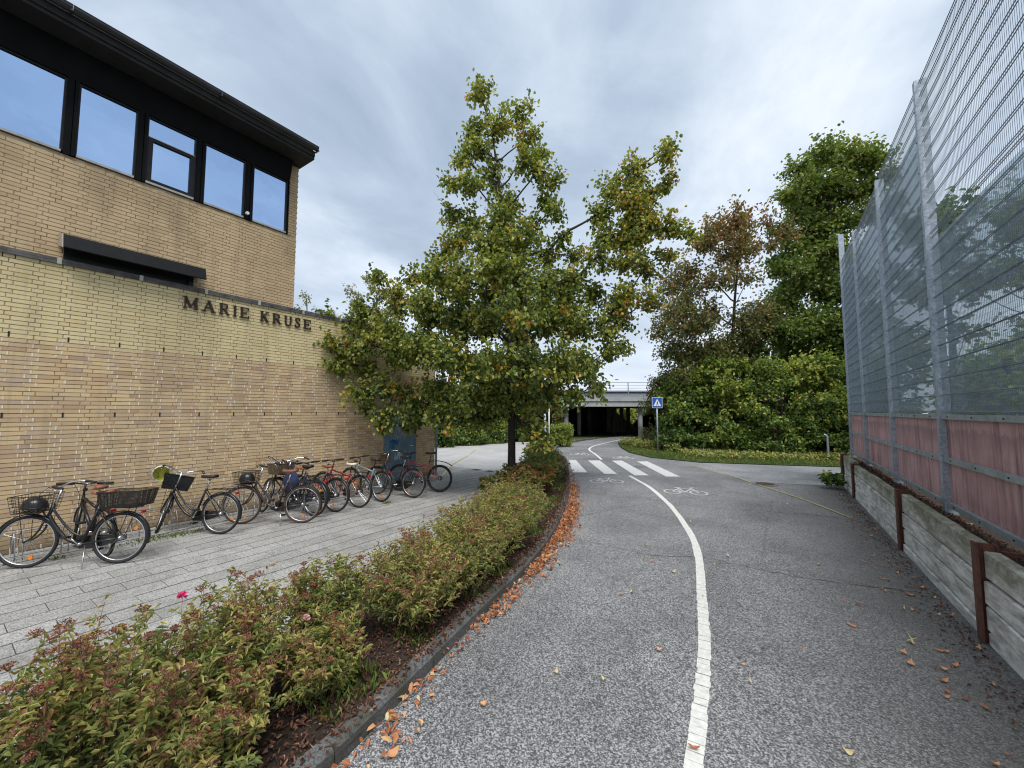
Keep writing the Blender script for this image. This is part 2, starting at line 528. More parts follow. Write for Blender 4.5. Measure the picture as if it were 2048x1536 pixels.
    col = n.ramp(n.noise(p, 1.8, 5, 0.6), [(0.3, (0.46, 0.25, 0.245)), (0.7, (0.62, 0.38, 0.37))])
    st = n.ramp(n.noise(n.mapping(p, scale=(1, 9, 0.7)), 1.2, 5, 0.7), [(0.46, 0.0), (0.68, 0.8)])
    col = n.mix(st, col, (0.15, 0.075, 0.075))
    top_ = n.ramp(n.math('FRACT', n.math('ADD', n.math('MULTIPLY', n.sep(p)[2], 1.0), n.math('MULTIPLY', n.noise(n.mapping(p, scale=(1, 4, 1)), 2.5, 4, 0.7), 0.3))), [(0.0, 0.0), (0.75, 0.0), (0.95, 0.35)])
    col = n.mix(top_, col, (0.14, 0.08, 0.08))
    sc = n.ramp(n.noise(p, 2.7, 6, 0.8, 0.8), [(0.66, 0.0), (0.72, 0.5)])
    col = n.mix(sc, col, (0.46, 0.30, 0.28))
    n.put(b.inputs['Base Color'], col)
    b.inputs['Roughness'].default_value = 0.65
    m, n, b = mat('door_steel')
    p = n.pos()
    col = n.ramp(n.noise(p, 3, 6, 0.7), [(0.3, (0.10, 0.16, 0.22)), (0.7, (0.19, 0.27, 0.34))])
    sc = n.ramp(n.noise(n.mapping(p, scale=(1, 5, 1.2)), 4, 6, 0.8, 1.4), [(0.56, 0.0), (0.62, 0.7)])
    n.put(b.inputs['Base Color'], n.mix(sc, col, (0.42, 0.50, 0.55)))
    b.inputs['Roughness'].default_value = 0.5


m_ground()


# ------------------------------------------------------------------ mesh helpers
class MB:
    def __init__(s):
        s.v, s.q, s.t, s.qa, s.ta = [], [], [], [], []
        s.n = 0

    def add(s, V, Q=None, T=None, a=0.5):
        V = np.asarray(V, dtype=np.float64).reshape(-1, 3)
        if Q is not None and len(Q):
            Q = np.asarray(Q, dtype=np.int64).reshape(-1, 4)
            s.q.append(Q + s.n)
            s.qa.append(np.broadcast_to(np.asarray(a, dtype=np.float32), (len(Q),)) if np.ndim(a) == 0 or len(np.atleast_1d(a)) == len(Q) else np.full(len(Q), 0.5))
        if T is not None and len(T):
            T = np.asarray(T, dtype=np.int64).reshape(-1, 3)
            s.t.append(T + s.n)
            s.ta.append(np.full(len(T), float(np.mean(a)), dtype=np.float32))
        s.v.append(V)
        s.n += len(V)

    def box(s, lo, hi, a=0.5, M=None):
        x0, y0, z0 = lo
        x1, y1, z1 = hi
        V = np.array([(x0, y0, z0), (x1, y0, z0), (x1, y1, z0), (x0, y1, z0), (x0, y0, z1), (x1, y0, z1), (x1, y1, z1), (x0, y1, z1)], float)
        if M is not None:
            V = V @ np.array(M.to_3x3()).T + np.array(M.translation)
        s.add(V, [(0, 3, 2, 1), (4, 5, 6, 7), (0, 1, 5, 4), (1, 2, 6, 5), (2, 3, 7, 6), (3, 0, 4, 7)], a=a)

    def tube(s, pts, r, n=8, caps=True, a=0.5, closed=False):
        P = np.asarray(pts, float)
        k = len(P)
        r = np.broadcast_to(np.asarray(r, float), (k,))
        if closed:
            T = np.roll(P, -1, 0) - np.roll(P, 1, 0)
        else:
            T = np.gradient(P, axis=0)
        T /= np.linalg.norm(T, axis=1)[:, None] + 1e-12
        ref = np.array([0, 0, 1.0]) if abs(T[0][2]) < 0.9 else np.array([1.0, 0, 0])
        u = np.cross(T[0], ref)
        u /= np.linalg.norm(u)
        U = [u]
        for i in range(1, k):
            w = U[-1] - T[i] * (U[-1] @ T[i])
            w /= np.linalg.norm(w) + 1e-12
            U.append(w)
        U = np.array(U)
        Vv = np.cross(T, U)
        an = np.arange(n) * 2 * math.pi / n
        V = P[:, None, :] + r[:, None, None] * (np.cos(an)[None, :, None] * U[:, None, :] + np.sin(an)[None, :, None] * Vv[:, None, :])
        Q = []
        m = k if closed else k - 1
        for i in range(m):
            i2 = (i + 1) % k
            for j in range(n):
                Q.append((i * n + j, i * n + (j + 1) % n, i2 * n + (j + 1) % n, i2 * n + j))
        V = V.reshape(-1, 3)
        T3 = []
        if caps and not closed:
            V = np.vstack([V, P[0], P[-1]])
            c0, c1 = k * n, k * n + 1
            for j in range(n):
                T3.append((c0, (j + 1) % n, j))
                T3.append((c1, (k - 1) * n + j, (k - 1) * n + (j + 1) % n))
        s.add(V, Q, T3, a=a)

    def sticks(s, A, B, ra, rb, n=3, a=0.5):
        A = np.asarray(A, float).reshape(-1, 3)
        B = np.asarray(B, float).reshape(-1, 3)
        k = len(A)
        if not k:
            return
        D = B - A
        D /= np.linalg.norm(D, axis=1)[:, None] + 1e-9
        ref = np.where(np.abs(D[:, 2:3]) < 0.9, np.array([[0, 0, 1.0]]), np.array([[1.0, 0, 0]]))
        U = np.cross(D, ref)
        U /= np.linalg.norm(U, axis=1)[:, None] + 1e-9
        Wv = np.cross(D, U)
        an = np.arange(n) * 2 * math.pi / n
        ring = np.cos(an)[None, :, None] * U[:, None, :] + np.sin(an)[None, :, None] * Wv[:, None, :]
        ra = np.broadcast_to(np.asarray(ra, float), (k,))[:, None, None]
        rb = np.broadcast_to(np.asarray(rb, float), (k,))[:, None, None]
        V = np.concatenate([A[:, None] + ring * ra, B[:, None] + ring * rb], axis=1)
        j = np.arange(n)
        q = np.stack([j, (j + 1) % n, (j + 1) % n + n, j + n], 1)
        Q = (np.arange(k)[:, None, None] * 2 * n + q[None]).reshape(-1, 4)
        s.add(V.reshape(-1, 3), Q, a=a)

    def leaves(s, P, D, N, L, Wd, tint, fold=0.25, wide=0.4, droop=0.1):
        k = len(P)
        if not k:
            return
        D = D / (np.linalg.norm(D, axis=1)[:, None] + 1e-9)
        Sd = np.cross(D, N)
        Sd /= np.linalg.norm(Sd, axis=1)[:, None] + 1e-9
        Nn = np.cross(Sd, D)
        L = np.broadcast_to(np.asarray(L, float), (k,))[:, None]
        Wd = np.broadcast_to(np.asarray(Wd, float), (k,))[:, None]
        up = Nn * Wd * fold
        l1 = P + D * L * (wide - 0.2) + Sd * Wd * 0.45 + up
        l2 = P + D * L * (wide + 0.3) + Sd * Wd * 0.38 + up
        r1 = P + D * L * (wide - 0.2) - Sd * Wd * 0.45 + up
        r2 = P + D * L * (wide + 0.3) - Sd * Wd * 0.38 + up
        tip = P + D * L - Nn * L * droop
        V = np.stack([P, l1, l2, tip, r2, r1], 1).reshape(-1, 3)
        b = (np.arange(k) * 6)[:, None]
        Q = np.concatenate([b + np.array([[0, 1, 2, 3]]), b + np.array([[0, 3, 4, 5]])], 1).reshape(-1, 4)
        s.add(V, Q, a=np.repeat(np.asarray(tint, float), 2))

    def mesh(s, name, mats, smooth=False):
        me = bpy.data.meshes.new(name)
        V = np.concatenate(s.v) if s.v else np.zeros((0, 3))
        nq = sum(len(x) for x in s.q)
        ntr = sum(len(x) for x in s.t)
        li, ls, at = [], [], []
        if nq:
            q = np.concatenate(s.q)
            li.append(q.ravel())
            at.append(np.concatenate(s.qa))
        if ntr:
            t = np.concatenate(s.t)
            li.append(t.ravel())
            at.append(np.concatenate(s.ta))
        starts = np.concatenate([np.arange(nq) * 4, nq * 4 + np.arange(ntr) * 3])
        me.vertices.add(len(V))
        me.vertices.foreach_set('co', V.astype(np.float32).ravel())
        loops = np.concatenate(li).astype(np.int32)
        me.loops.add(len(loops))
        me.loops.foreach_set('vertex_index', loops)
        me.polygons.add(nq + ntr)
        me.polygons.foreach_set('loop_start', starts.astype(np.int32))
        try:
            me.polygons.foreach_set('loop_total', np.concatenate([np.full(nq, 4), np.full(ntr, 3)]).astype(np.int32))
        except Exception:
            pass
        me.update(calc_edges=True)
        a = me.attributes.new('tint', 'FLOAT', 'FACE')
        a.data.foreach_set('value', np.concatenate(at).astype(np.float32))
        me.polygons.foreach_set('use_smooth', np.full(nq + ntr, bool(smooth)))
        me.materials.append(MATS[mats])
        return me

    def obj(s, name, m, parent=None, smooth=False, loc=None, kind=None):
        return link(name, s.mesh(name, m, smooth), parent, loc, kind)


def link(name, me, parent=None, loc=None, kind=None):
    o = bpy.data.objects.new(name, me)
    COL.objects.link(o)
    if parent is not None:
        o.parent = parent
    if loc is not None:
        o.location = loc
    if kind:
        o['kind'] = kind
    return o


def thing(name, label, cat, loc=(0, 0, 0), rot=(0, 0, 0), group=None):
    o = bpy.data.objects.new(name, None)
    COL.objects.link(o)
    o.location = loc
    o.rotation_euler = rot
    o.empty_display_size = 0.3
    return tag(o, label, cat, group)


def tag(o, label, cat, group=None, kind=None):
    o['label'] = label
    if cat:
        o['category'] = cat
    if group:
        o['group'] = group
    if kind:
        o['kind'] = kind
    return o


def poly(name, pts, z, m, parent=None, kind='structure', z2=None):
    """flat sheet from an outline (triangulated by blender's ngon)"""
    me = bpy.data.meshes.new(name)
    me.from_pydata([(x, y, z) for x, y in pts], [], [list(range(len(pts)))])
    me.update()
    if me.polygons[0].normal.z < 0:
        me.flip_normals()
    me.materials.append(MATS[m])
    return link(name, me, parent, None, kind)


def curve_pts(pts, n=8):
    """Catmull-Rom through 2D / 3D points"""
    P = [np.array(p, float) for p in pts]
    P = [2 * P[0] - P[1]] + P + [2 * P[-1] - P[-2]]
    out = []
    for i in range(1, len(P) - 2):
        for k in range(n):
            t = k / n
            a, b, c, d = P[i - 1], P[i], P[i + 1], P[i + 2]
            out.append(0.5 * ((2 * b) + (-a + c) * t + (2 * a - 5 * b + 4 * c - d) * t * t + (-a + 3 * b - 3 * c + d) * t ** 3))
    out.append(P[-2])
    return np.array(out)


def offset(P, d):
    T = np.gradient(P, axis=0)
    T /= np.linalg.norm(T, axis=1)[:, None]
    return P + np.stack([-T[:, 1], T[:, 0]], 1) * d


def ribbon(mb, P, w, z, jitter=0.0, a=0.5):
    L, R = offset(P, w / 2), offset(P, -w / 2)
    if jitter:
        L = L + NP.normal(0, jitter, L.shape)
        R = R + NP.normal(0, jitter, R.shape)
    k = len(P)
    V = np.concatenate([np.c_[L, np.full(k, z)], np.c_[R, np.full(k, z)]])
    i = np.arange(k - 1)
    mb.add(V, np.stack([i + k, i + 1 + k, i + 1, i], 1), a=a)


# ------------------------------------------------------------------ ground, road, plaza, kerb
KERB = curve_pts([(-2.0, -2.5), (-2.15, -0.6), (-2.24, 1.3), (-2.31, 1.84), (-2.41, 2.4), (-2.55, 3.13), (-2.66, 3.79), (-2.80, 4.57), (-3.16, 5.96), (-3.87, 7.94), (-4.85, 10.2), (-7.2, 14.9), (-8.7, 17.2), (-10.1, 19.6), (-11.1, 22.6), (-11.4, 25.2), (-11.3, 28.5), (-11.0, 34)], 10)
BEDL = curve_pts([(-3.2, -2.5), (-3.5, -0.6), (-3.72, 1.33), (-3.98, 2.34), (-4.2, 3.1), (-4.55, 4.4), (-5.05, 6.1), (-5.95, 8.3), (-7.1, 10.9), (-8.9, 14.6), (-10.3, 17.6), (-11.6, 20.6)], 10)

g = MB()
g.box((-400, -300, -0.6), (400, 400, -0.03))
tag(g.obj('ground', 'grass_soil', kind='structure'), 'flat green and brown ground reaching to the horizon', None)

road_out = [(x, y) for x, y in KERB[::3]] + [(-10.6, 44), (-4, 44), (-8.0, 36), (-9.2, 30.5), (-8.85, 26.06), (-7.53, 22.58), (-6.3, 20.2), (-4.79, 18.5), (-2.63, 17.85), (0, 18.6), (2.25, 19.37), (7.32, 21.6), (26, 28), (40, 33), (40, 16), (6, 15.3), (1.75, 14.7), (1.75, -3.0)]
road = poly('road', road_out, -0.012, 'asphalt')
road['label'] = 'grey speckled asphalt cycle road curving towards the underpass'
side = poly('side_road', [(-2.5, 17.86), (0, 18.6), (2.25, 19.37), (7.32, 21.6), (26, 28), (40, 33), (40, 16), (6, 15.3), (1.75, 14.7), (0.6, 14.2), (-0.7, 13.9), (-2.7, 16.6)], -0.006, 'side_asphalt')
side['label'] = 'lighter smooth grey asphalt path branching off to the side'

plaza_out = [(x, y) for x, y in BEDL[::3] if y > 11.5] + [(-13.5, 25.5), (-14.6, 22.9), (-16.4, 17.4), (-26, 14), (-26, 11.4), (-9.3, 11.4)]
plaza = poly('plaza', [(-7.3, 11.4)] + plaza_out, -0.010, 'plaza_concrete')
plaza['label'] = 'pale worn paved plaza beyond the yellow brick building'
bed_out = [(x, y) for x, y in BEDL[::2]] + [(-11.6, 21.2), (-11.2, 22.4)] + [(x, y) for x, y in KERB[::-2] if y < 22.0]
bed = poly('planting_bed', bed_out, 0.045, 'soil')
bed['label'] = 'long planting bed of dark soil between path and road'

# joints bed and pavers
PAV0, PAVX = -9.44, 0.3
pb = poly('paving', [(-9.49, -3.2), (-3.25, -3.2)] + [(x - 0.02, y) for x, y in BEDL[::4] if -2.4 < y < 11.4] + [(-7.32, 11.4), (-12, 11.4), (-12, 9.6), (-9.49, 9.6)], -0.005, 'joint_sand')
pb['label'] = 'paved forecourt of grey concrete slabs in running bond'
def bed_x(y):
    i = np.argmin(np.abs(BEDL[:, 1] - y))
    return BEDL[i, 0]
singles, rest = [], []
for r in range(22):
    x0 = PAV0 + r * PAVX
    for k in range(-6, 26):
        y0 = k * 0.6 + (0.3 if r % 2 else 0)
        if y0 + 0.6 > 11.4:
            continue
        xe = x0 + PAVX
        lim = bed_x(y0 + 0.3) + 0.02
        if x0 > lim - 0.08:
            continue
        xe = min(xe, lim)
        vis = y0 > 0.02 * 1 + (x0 + 9.4) * -0.02 - 0.5
        d = math.hypot(x0, y0 + .3)
        (singles if vis else rest).append((d, x0, y0, xe))
for r in range(9):      # strip of slabs past the corner of the building
    x0 = PAV0 - (r + 1) * PAVX
    for k in range(16, 19):
        rest.append((99, x0, k * .6, x0 + PAVX))
singles.sort()
rest += singles[290:]
singles = singles[:290]
pm = {}
for d, x0, y0, xe in singles:
    key = round(xe - x0, 2)
    if key not in pm:
        b = MB()
        w = key - 0.012
        b.box((0.010, 0.003, -0.06), (w, 0.596, 0))
        me = b.mesh('paver', 'paver_single')
        pm[key] = me
    o = link('paver', pm[key], pb, (x0, y0, RND.uniform(-.0015, .002)))
    o.rotation_euler = (RND.uniform(-.002, .002), RND.uniform(-.003, .003), RND.uniform(-.003, .003))
b = MB()
for d, x0, y0, xe in rest:
    b.box((x0 + 0.010, y0 + 0.003, -0.06), (xe - 0.012, y0 + 0.596, RND.uniform(-.002, .002)), a=RND.random())
b.obj('pavers', 'paver', pb, kind='stuff')

# kerb stones, each its own piece
kerb = thing('kerb', 'curved grey concrete kerb between planting bed and road', 'kerb')
kerb['kind'] = 'structure'
del kerb['category']
seg = np.r_[0, np.cumsum(np.linalg.norm(np.diff(KERB, axis=0), axis=1))]
sl = 1.0
pos = 0.0
while pos + sl < seg[-1] - 5:
    ts = np.linspace(pos + 0.006, pos + sl - 0.006, 5)
    C = np.stack([np.interp(ts, seg, KERB[:, 0]), np.interp(ts, seg, KERB[:, 1])], 1)
    h = 0.115 + RND.uniform(-.004, .004)
    prof = [(0.0, -0.06), (0.0, h - 0.03), (-0.0, h - 0.03), (0.02, h - 0.008), (0.035, h), (0.105, h), (0.112, h - 0.006), (0.112, -0.06)]
    rings = [np.c_[offset(C, dx), np.full(5, z)] for dx, z in prof]
    V = np.stack(rings, 1).reshape(-1, 3)
    m_ = len(prof)
    Q = [(i * m_ + j, i * m_ + (j + 1) % m_, (i + 1) * m_ + (j + 1) % m_, (i + 1) * m_ + j) for i in range(4) for j in range(m_)]
    Q += [(0, 3, 4, 7), (0, 1, 2, 3), (4, 5, 6, 7)]
    e = 4 * m_
    Q += [(e + 7, e + 4, e + 3, e), (e + 3, e + 2, e + 1, e), (e + 7, e + 6, e + 5, e + 4)]
    b = MB()
    b.add(V, Q)
    b.obj('kerb_stone', 'kerb_concrete', kerb)
    pos += sl
# edging of the paving along the bed
b = MB()
for i in range(0, len(BEDL) - 1, 1):
    A, B2 = BEDL[i], BEDL[i + 1]
    d = (B2 - A) / np.linalg.norm(B2 - A)
    nrm = np.array([-d[1], d[0]])
    q = [A + nrm * 0.0, B2 + nrm * 0.0, B2 - nrm * 0.05, A - nrm * 0.05]
    V = [(x, y, -0.05) for x, y in q] + [(x, y, 0.05) for x, y in q]
    b.add(V, [(4, 7, 6, 5), (0, 1, 5, 4), (2, 3, 7, 6)])
b.obj('bed_edging', 'kerb_concrete', bed)

# ---- road markings
mark = thing('road_markings', 'white painted lines zebra stripes and cycle symbols on the asphalt', 'x')
mark['kind'] = 'structure'
del mark['category']
LINE = curve_pts([(-0.25, 0.4), (-0.40, 1.6), (-0.48, 2.65), (-0.53, 3.28), (-0.60, 3.97), (-0.76, 4.98), (-1.06, 6.67), (-1.46, 7.98), (-2.04, 9.46), (-2.94, 11.29), (-4.02, 12.98)], 14)
sg = np.r_[0, np.cumsum(np.linalg.norm(np.diff(LINE, axis=0), axis=1))]
b = MB()
t = 0.0
while t < sg[-1] - 0.05:
    L_ = 0.075 if t < 5 else 0.5
    t2 = min(t + L_, sg[-1])
    ts = np.linspace(t, t2 - (0.003 if t < 5 else 0.0), 3)
    C = np.stack([np.interp(ts, sg, LINE[:, 0]), np.interp(ts, sg, LINE[:, 1])], 1) + RND.uniform(-.004, .004)
    w = 0.105 + RND.uniform(-.006, .006)
    L2, R2 = offset(C, w / 2), offset(C, -w / 2)
    if t < 5:
        L2[1] += RND.uniform(-.004, .004)
        R2[1] += RND.uniform(-.004, .004)
    V = np.concatenate([np.c_[L2, np.full(3, -0.004)], np.c_[R2, np.full(3, -0.004)]])
    b.add(V, [(3, 4, 1, 0), (4, 5, 2, 1)])
    t = t2
b.obj('centre_line', 'line_paint', mark, kind='stuff')
b = MB()
ribbon(b, curve_pts([(-6.35, 16.6), (-7.4, 18.5), (-8.5, 20.4), (-9.1, 22.3), (-9.35, 24.3), (-9.5, 27), (-9.6, 31)], 10), 0.10, -0.004)
b.obj('centre_line', 'line_paint', mark)
for q in ([(-7.47, 15.69), (-7.23, 15.85), (-5.45, 12.87), (-5.87, 12.59)], [(-6.73, 15.98), (-6.31, 16.25), (-4.49, 13.13), (-4.85, 12.9)],
          [(-5.86, 16.49), (-5.5, 16.73), (-3.51, 13.39), (-3.9, 13.13)], [(-4.9, 16.81), (-4.52, 17.06), (-2.62, 13.7), (-3.0, 13.46)]):
    poly('zebra_stripe', q, -0.002, 'road_paint', mark, kind=None)


def cycle_symbol(cx, cy, w, hgt, ang):
    ux = np.array([math.cos(ang), math.sin(ang)])
    uy = np.array([-ux[1], ux[0]])
    c = np.array([cx, cy])
    def tr(l):
        return np.array([c + ux * x * w + uy * y * hgt for x, y in l])
    b = MB()
    zz = [0.0]
    def rib(l, wd=0.045):
        zz[0] += 0.0004
        ribbon(b, tr(l), wd, -0.006 + zz[0])
    for ox in (-0.3, 0.3):
        rib([(ox + 0.19 * math.cos(a), -0.22 + 0.24 * math.sin(a)) for a in np.linspace(0, 2 * math.pi, 22)])
    rib([(-0.3, -0.22), (-0.02, -0.24)])
    rib([(-0.02, -0.24), (0.18, 0.22)])
    rib([(-0.02, -0.24), (-0.14, 0.25)])
    rib([(-0.12, 0.18), (0.18, 0.2)])
    rib([(-0.3, -0.22), (-0.12, 0.16)])
    rib([(0.3, -0.22), (0.16, 0.34), (0.26, 0.42)])
    rib([(-0.22, 0.27), (-0.06, 0.27)], 0.07)
    b.obj('cycle_symbol', 'worn_paint', mark)


cycle_symbol(-4.42, 11.80, 1.0, 1.05, math.radians(33))
cycle_symbol(-2.09, 11.45, 1.05, 1.15, math.radians(15))
cycle_symbol(-8.1, 18.25, 0.9, 1.3, math.radians(20))
cycle_symbol(-5.85, 17.95, 0.9, 1.2, math.radians(20))
b = MB()
ribbon(b, curve_pts([(-2.84, 16.81), (-1.6, 15.4), (-0.69, 13.78), (-0.15, 12.9), (0.51, 11.75), (1.16, 10.33)], 10), 0.045, 0.002, 0.004)
b.obj('yellow_line', 'yellow_paint', mark)
b = MB()
ribbon(b, curve_pts([(-8.9, 9.3), (-9.6, 10.3), (-10.6, 11.7), (-12.2, 14.6)], 10), 0.06, 0.006, 0.006)
ribbon(b, curve_pts([(-12.5, 15.1), (-12.9, 15.7), (-13.4, 16.6)], 6), 0.06, 0.006, 0.006)
b.obj('yellow_line', 'yellow_paint', mark)

b = MB()
for l_, w_ in (([(-3.3, 6.0), (-2.6, 6.15), (-1.6, 6.1), (-.9, 6.4), (.2, 6.35), (1.3, 6.6)], .011), ([(-3.6, 7.0), (-2.4, 9.6), (-1.2, 11.6), (-.3, 13.5)], .008), ([(-4.6, 9.6), (-3, 9.9), (-1.4, 9.7), (.4, 10.2), (1.5, 10.1)], .014)):
    ribbon(b, curve_pts(l_, 16) + NP.normal(0, .012, (len(curve_pts(l_, 16)), 2)), w_, -.009, .004)
b.obj('crack', 'joint_sand', road)
mh = thing('manhole_cover', 'rusty round manhole cover in the asphalt by the yellow line', 'manhole cover', (-0.32, 13.67, 0))
b = MB()
ring = lambda r, z, n=28: [(r * math.cos(a), r * math.sin(a), z) for a in np.arange(n) * 2 * math.pi / n]
V = ring(0.33, -0.004) + ring(0.33, 0.006) + ring(0.25, 0.006) + ring(0.25, -0.001)
b.add(V, [(k * 28 + j, k * 28 + (j + 1) % 28, (k + 1) * 28 + (j + 1) % 28, (k + 1) * 28 + j) for k in range(3) for j in range(28)])
b.obj('frame', 'concrete_dark', mh)
b = MB()
b.add(ring(0.24, 0.002) + [(0, 0, 0.004)], None, [(j, (j + 1) % 28, 28) for j in range(28)])
for i in range(-4, 5):
    h_ = math.sqrt(max(0, 0.21 ** 2 - (i * .05) ** 2))
    b.box((i * .05 - .012, -h_, 0.003), (i * .05 + .012, h_, 0.009))
b.obj('lid', 'manhole_iron', mh)

# ------------------------------------------------------------------ brick school building
XW, XU = -9.49, -9.62
CO = 0.0667          # course height
bld = thing('school_building', 'two storey yellow brick building with black window band and flat overhanging roof', 'building', (0, 0, 0))
YS, YE, YU = -3.0, 9.62, 4.92
core = MB()
core.box((-22, YS, -0.1), (XW - 0.008, YE - 0.005, 4.40))
core.box((-22, YS, 4.401), (XU - 0.009, YU - 0.005, 6.335))
core.box((-22, 4.705, 6.336), (XU - 0.012, YU - 0.005, 8.12))
core.obj('wall_core', 'mortar', bld)
# bed joint fillers of the lower wall: mortar sits 9 mm behind the brick faces (core plane)
b_y, b_a, b_u, b_l = MB(), MB(), MB(), MB()
one_y, one_a = [], []
DOOR = (7.56, 8.78, 2.12)
BOFF = 0.70            # vent slots at BOFF + 0.6 n


def courses(y_from, y_to, z0, z1, row_cb):
    r = 0
    z = z0
    while z + CO * 0.9 < z1:
        row_cb(r, z)
        r += 1
        z += CO


def row(r, z, y_from, y_to, plane, lower, zone_split=3.19):
    # monk bond: stretcher, stretcher, header repeating every 0.6 m, shifted course by course
    sh = (0.0, 0.30)[r % 2] + (0.12 * ((r // 14) % 3) if not lower else 0)
    n0 = int((y_from - BOFF) / 0.6) - 2
    for n in range(n0, n0 + 30):
        base = BOFF + n * 0.6 + sh
        for o, w in ((0.0, 0.24), (0.24, 0.24), (0.48, 0.12)):
            a0, a1 = base + o + 0.006, base + o + w - 0.006
            a0, a1 = max(a0, y_from), min(a1, y_to)
            if a1 - a0 < 0.03:
                continue
            if lower and z < DOOR[2] + 0.02 and a1 > DOOR[0] - 0.03 and a0 < DOOR[1] + 0.03:
                if a0 < DOOR[0] - 0.05:
                    a1 = min(a1, DOOR[0] - 0.03)
                elif a1 > DOOR[1] + 0.05:
                    a0 = max(a0, DOOR[1] + 0.03)
                else:
                    continue
                if a1 - a0 < 0.03:
                    continue
            pr = RND.uniform(-.003, .002)
            if lower:
                yellow = z > zone_split
                slot = abs((a0 - 0.006 - BOFF) % 0.6) < 0.02 or abs((a0 - 0.006 - BOFF) % 0.6 - 0.6) < 0.02
                if 0.45 < a0 < 1.28 and a1 - a0 > 0.09:
                    (one_y if yellow else one_a).append((a0, a1, z, pr))
                    if not yellow and RND.random() < 0.45 + 0.5 * math.sin(a1 * 2.3 + 1) * math.sin(z * 2.9 + a1) + .15:
                        b_l.box((plane - 0.011, a1 - .001, z + 0.007), (plane + 0.003, a1 + 0.0135, z + CO - 0.004))
                    continue
                (b_y if yellow else b_a).box((plane - 0.03, a0, z + 0.006), (plane + pr, a1, z + CO - 0.006), a=RND.random())
                if not yellow and RND.random() < 0.45 + 0.5 * math.sin(a1 * 2.3 + 1) * math.sin(z * 2.9 + a1) + .15:
                    b_l.box((plane - 0.011, a1 - 0.001, z + 0.007), (plane + 0.003, a1 + 0.0135, z + CO - 0.004))
            else:
                b_u.box((plane - 0.03, a0, z + 0.006), (plane + pr, a1, z + CO - 0.006), a=RND.random())


courses(YS, YE, -0.005, 4.50, lambda r, z: row(r, z, YS, YE, XW, True))
courses(YS, YU, 4.55, 6.34, lambda r, z: row(r, z, YS, YU, XU, False))
courses(4.70, YU, 6.34, 8.10, lambda r, z: row(r, z, 4.70, YU, XU, False))
b_y.obj('bricks', 'brick_yellow', bld, kind='stuff')
b_a.obj('bricks', 'brick_aged', bld, kind='stuff')
b_u.obj('bricks', 'brick_upper', bld, kind='stuff')
b_l.obj('lime_joints', 'lime_mortar', bld, kind='stuff')
bm_c = {}
lst = [(x, 'brick_yellow_single') for x in one_y] + [(x, 'brick_aged_single') for x in one_a]
lst.sort(key=lambda e: (e[0][1] - e[0][0] < 0.15, e[0][0]))
extra = MB()
extra2 = MB()
for i, ((a0, a1, z, pr), mt) in enumerate(lst):
    if i < 298:
        key = (round(a1 - a0, 3), mt)
        if key not in bm_c:
            q = MB()
            q.box((-0.03, 0, 0), (0, key[0], CO - 0.012))
            bm_c[key] = q.mesh('brick', mt)
        link('brick', bm_c[key], bld, (XW + pr, a0, z + 0.006))
    else:
        (extra if mt == 'brick_yellow_single' else extra2).box((XW - 0.03, a0, z + 0.006), (XW + pr, a1, z + CO - 0.006), a=RND.random())
if extra.n:
    extra.obj('bricks', 'brick_yellow', bld, kind='stuff')
if extra2.n:
    extra2.obj('bricks', 'brick_aged', bld, kind='stuff')
# narrow vent slots: black blocks painted as the shade inside the openings
vs = MB()
vs.box((-0.008, 0, 0), (0.004, 0.02, 0.075))
vsm = vs.mesh('vent_slot', 'sign_and_shade_black')
for n in range(-1, 12):
    link('vent_slot', vsm, bld, (XW, BOFF + 0.6 * n - 0.01, 2.0))
    if n < 10:
        link('vent_slot', vsm, bld, (XW, BOFF + 0.6 * n - 0.01, 3.215))
# end face of low wall and corner pier
b = MB()
for r in range(67):
    for k in range(3):
        z = -0.005 + r * CO
        y0 = XW - 0.03 - 0.24 * (k + 1) - (0.12 if r % 2 else 0)
        b.box((y0 + .006, YE - 0.004, z + .006), (min(y0 + .234, XW - .032), YE + 0.008, z + CO - .006), a=RND.random())
b.obj('bricks', 'brick_aged', bld, kind='stuff')
# coping
y = YS + 0.2
cm = {}
while y < YE:
    y1 = min(y + 0.985, YE + 0.04)
    b = MB()
    b.box((XW - 0.32, y, 4.50), (XW + 0.035, y1 - 0.012, 4.545))
    b.box((XW + 0.012, y, 4.455), (XW + 0.033, y1 - 0.012, 4.499))
    b.obj('coping_tile', 'coping_slate', bld)
    b = MB()
    b.box((XW + 0.02, y1 - 0.03, 4.452), (XW + 0.038, y1 + 0.02, 4.548))
    b.obj('coping_clip', 'sill_metal', bld)
    y += 0.985
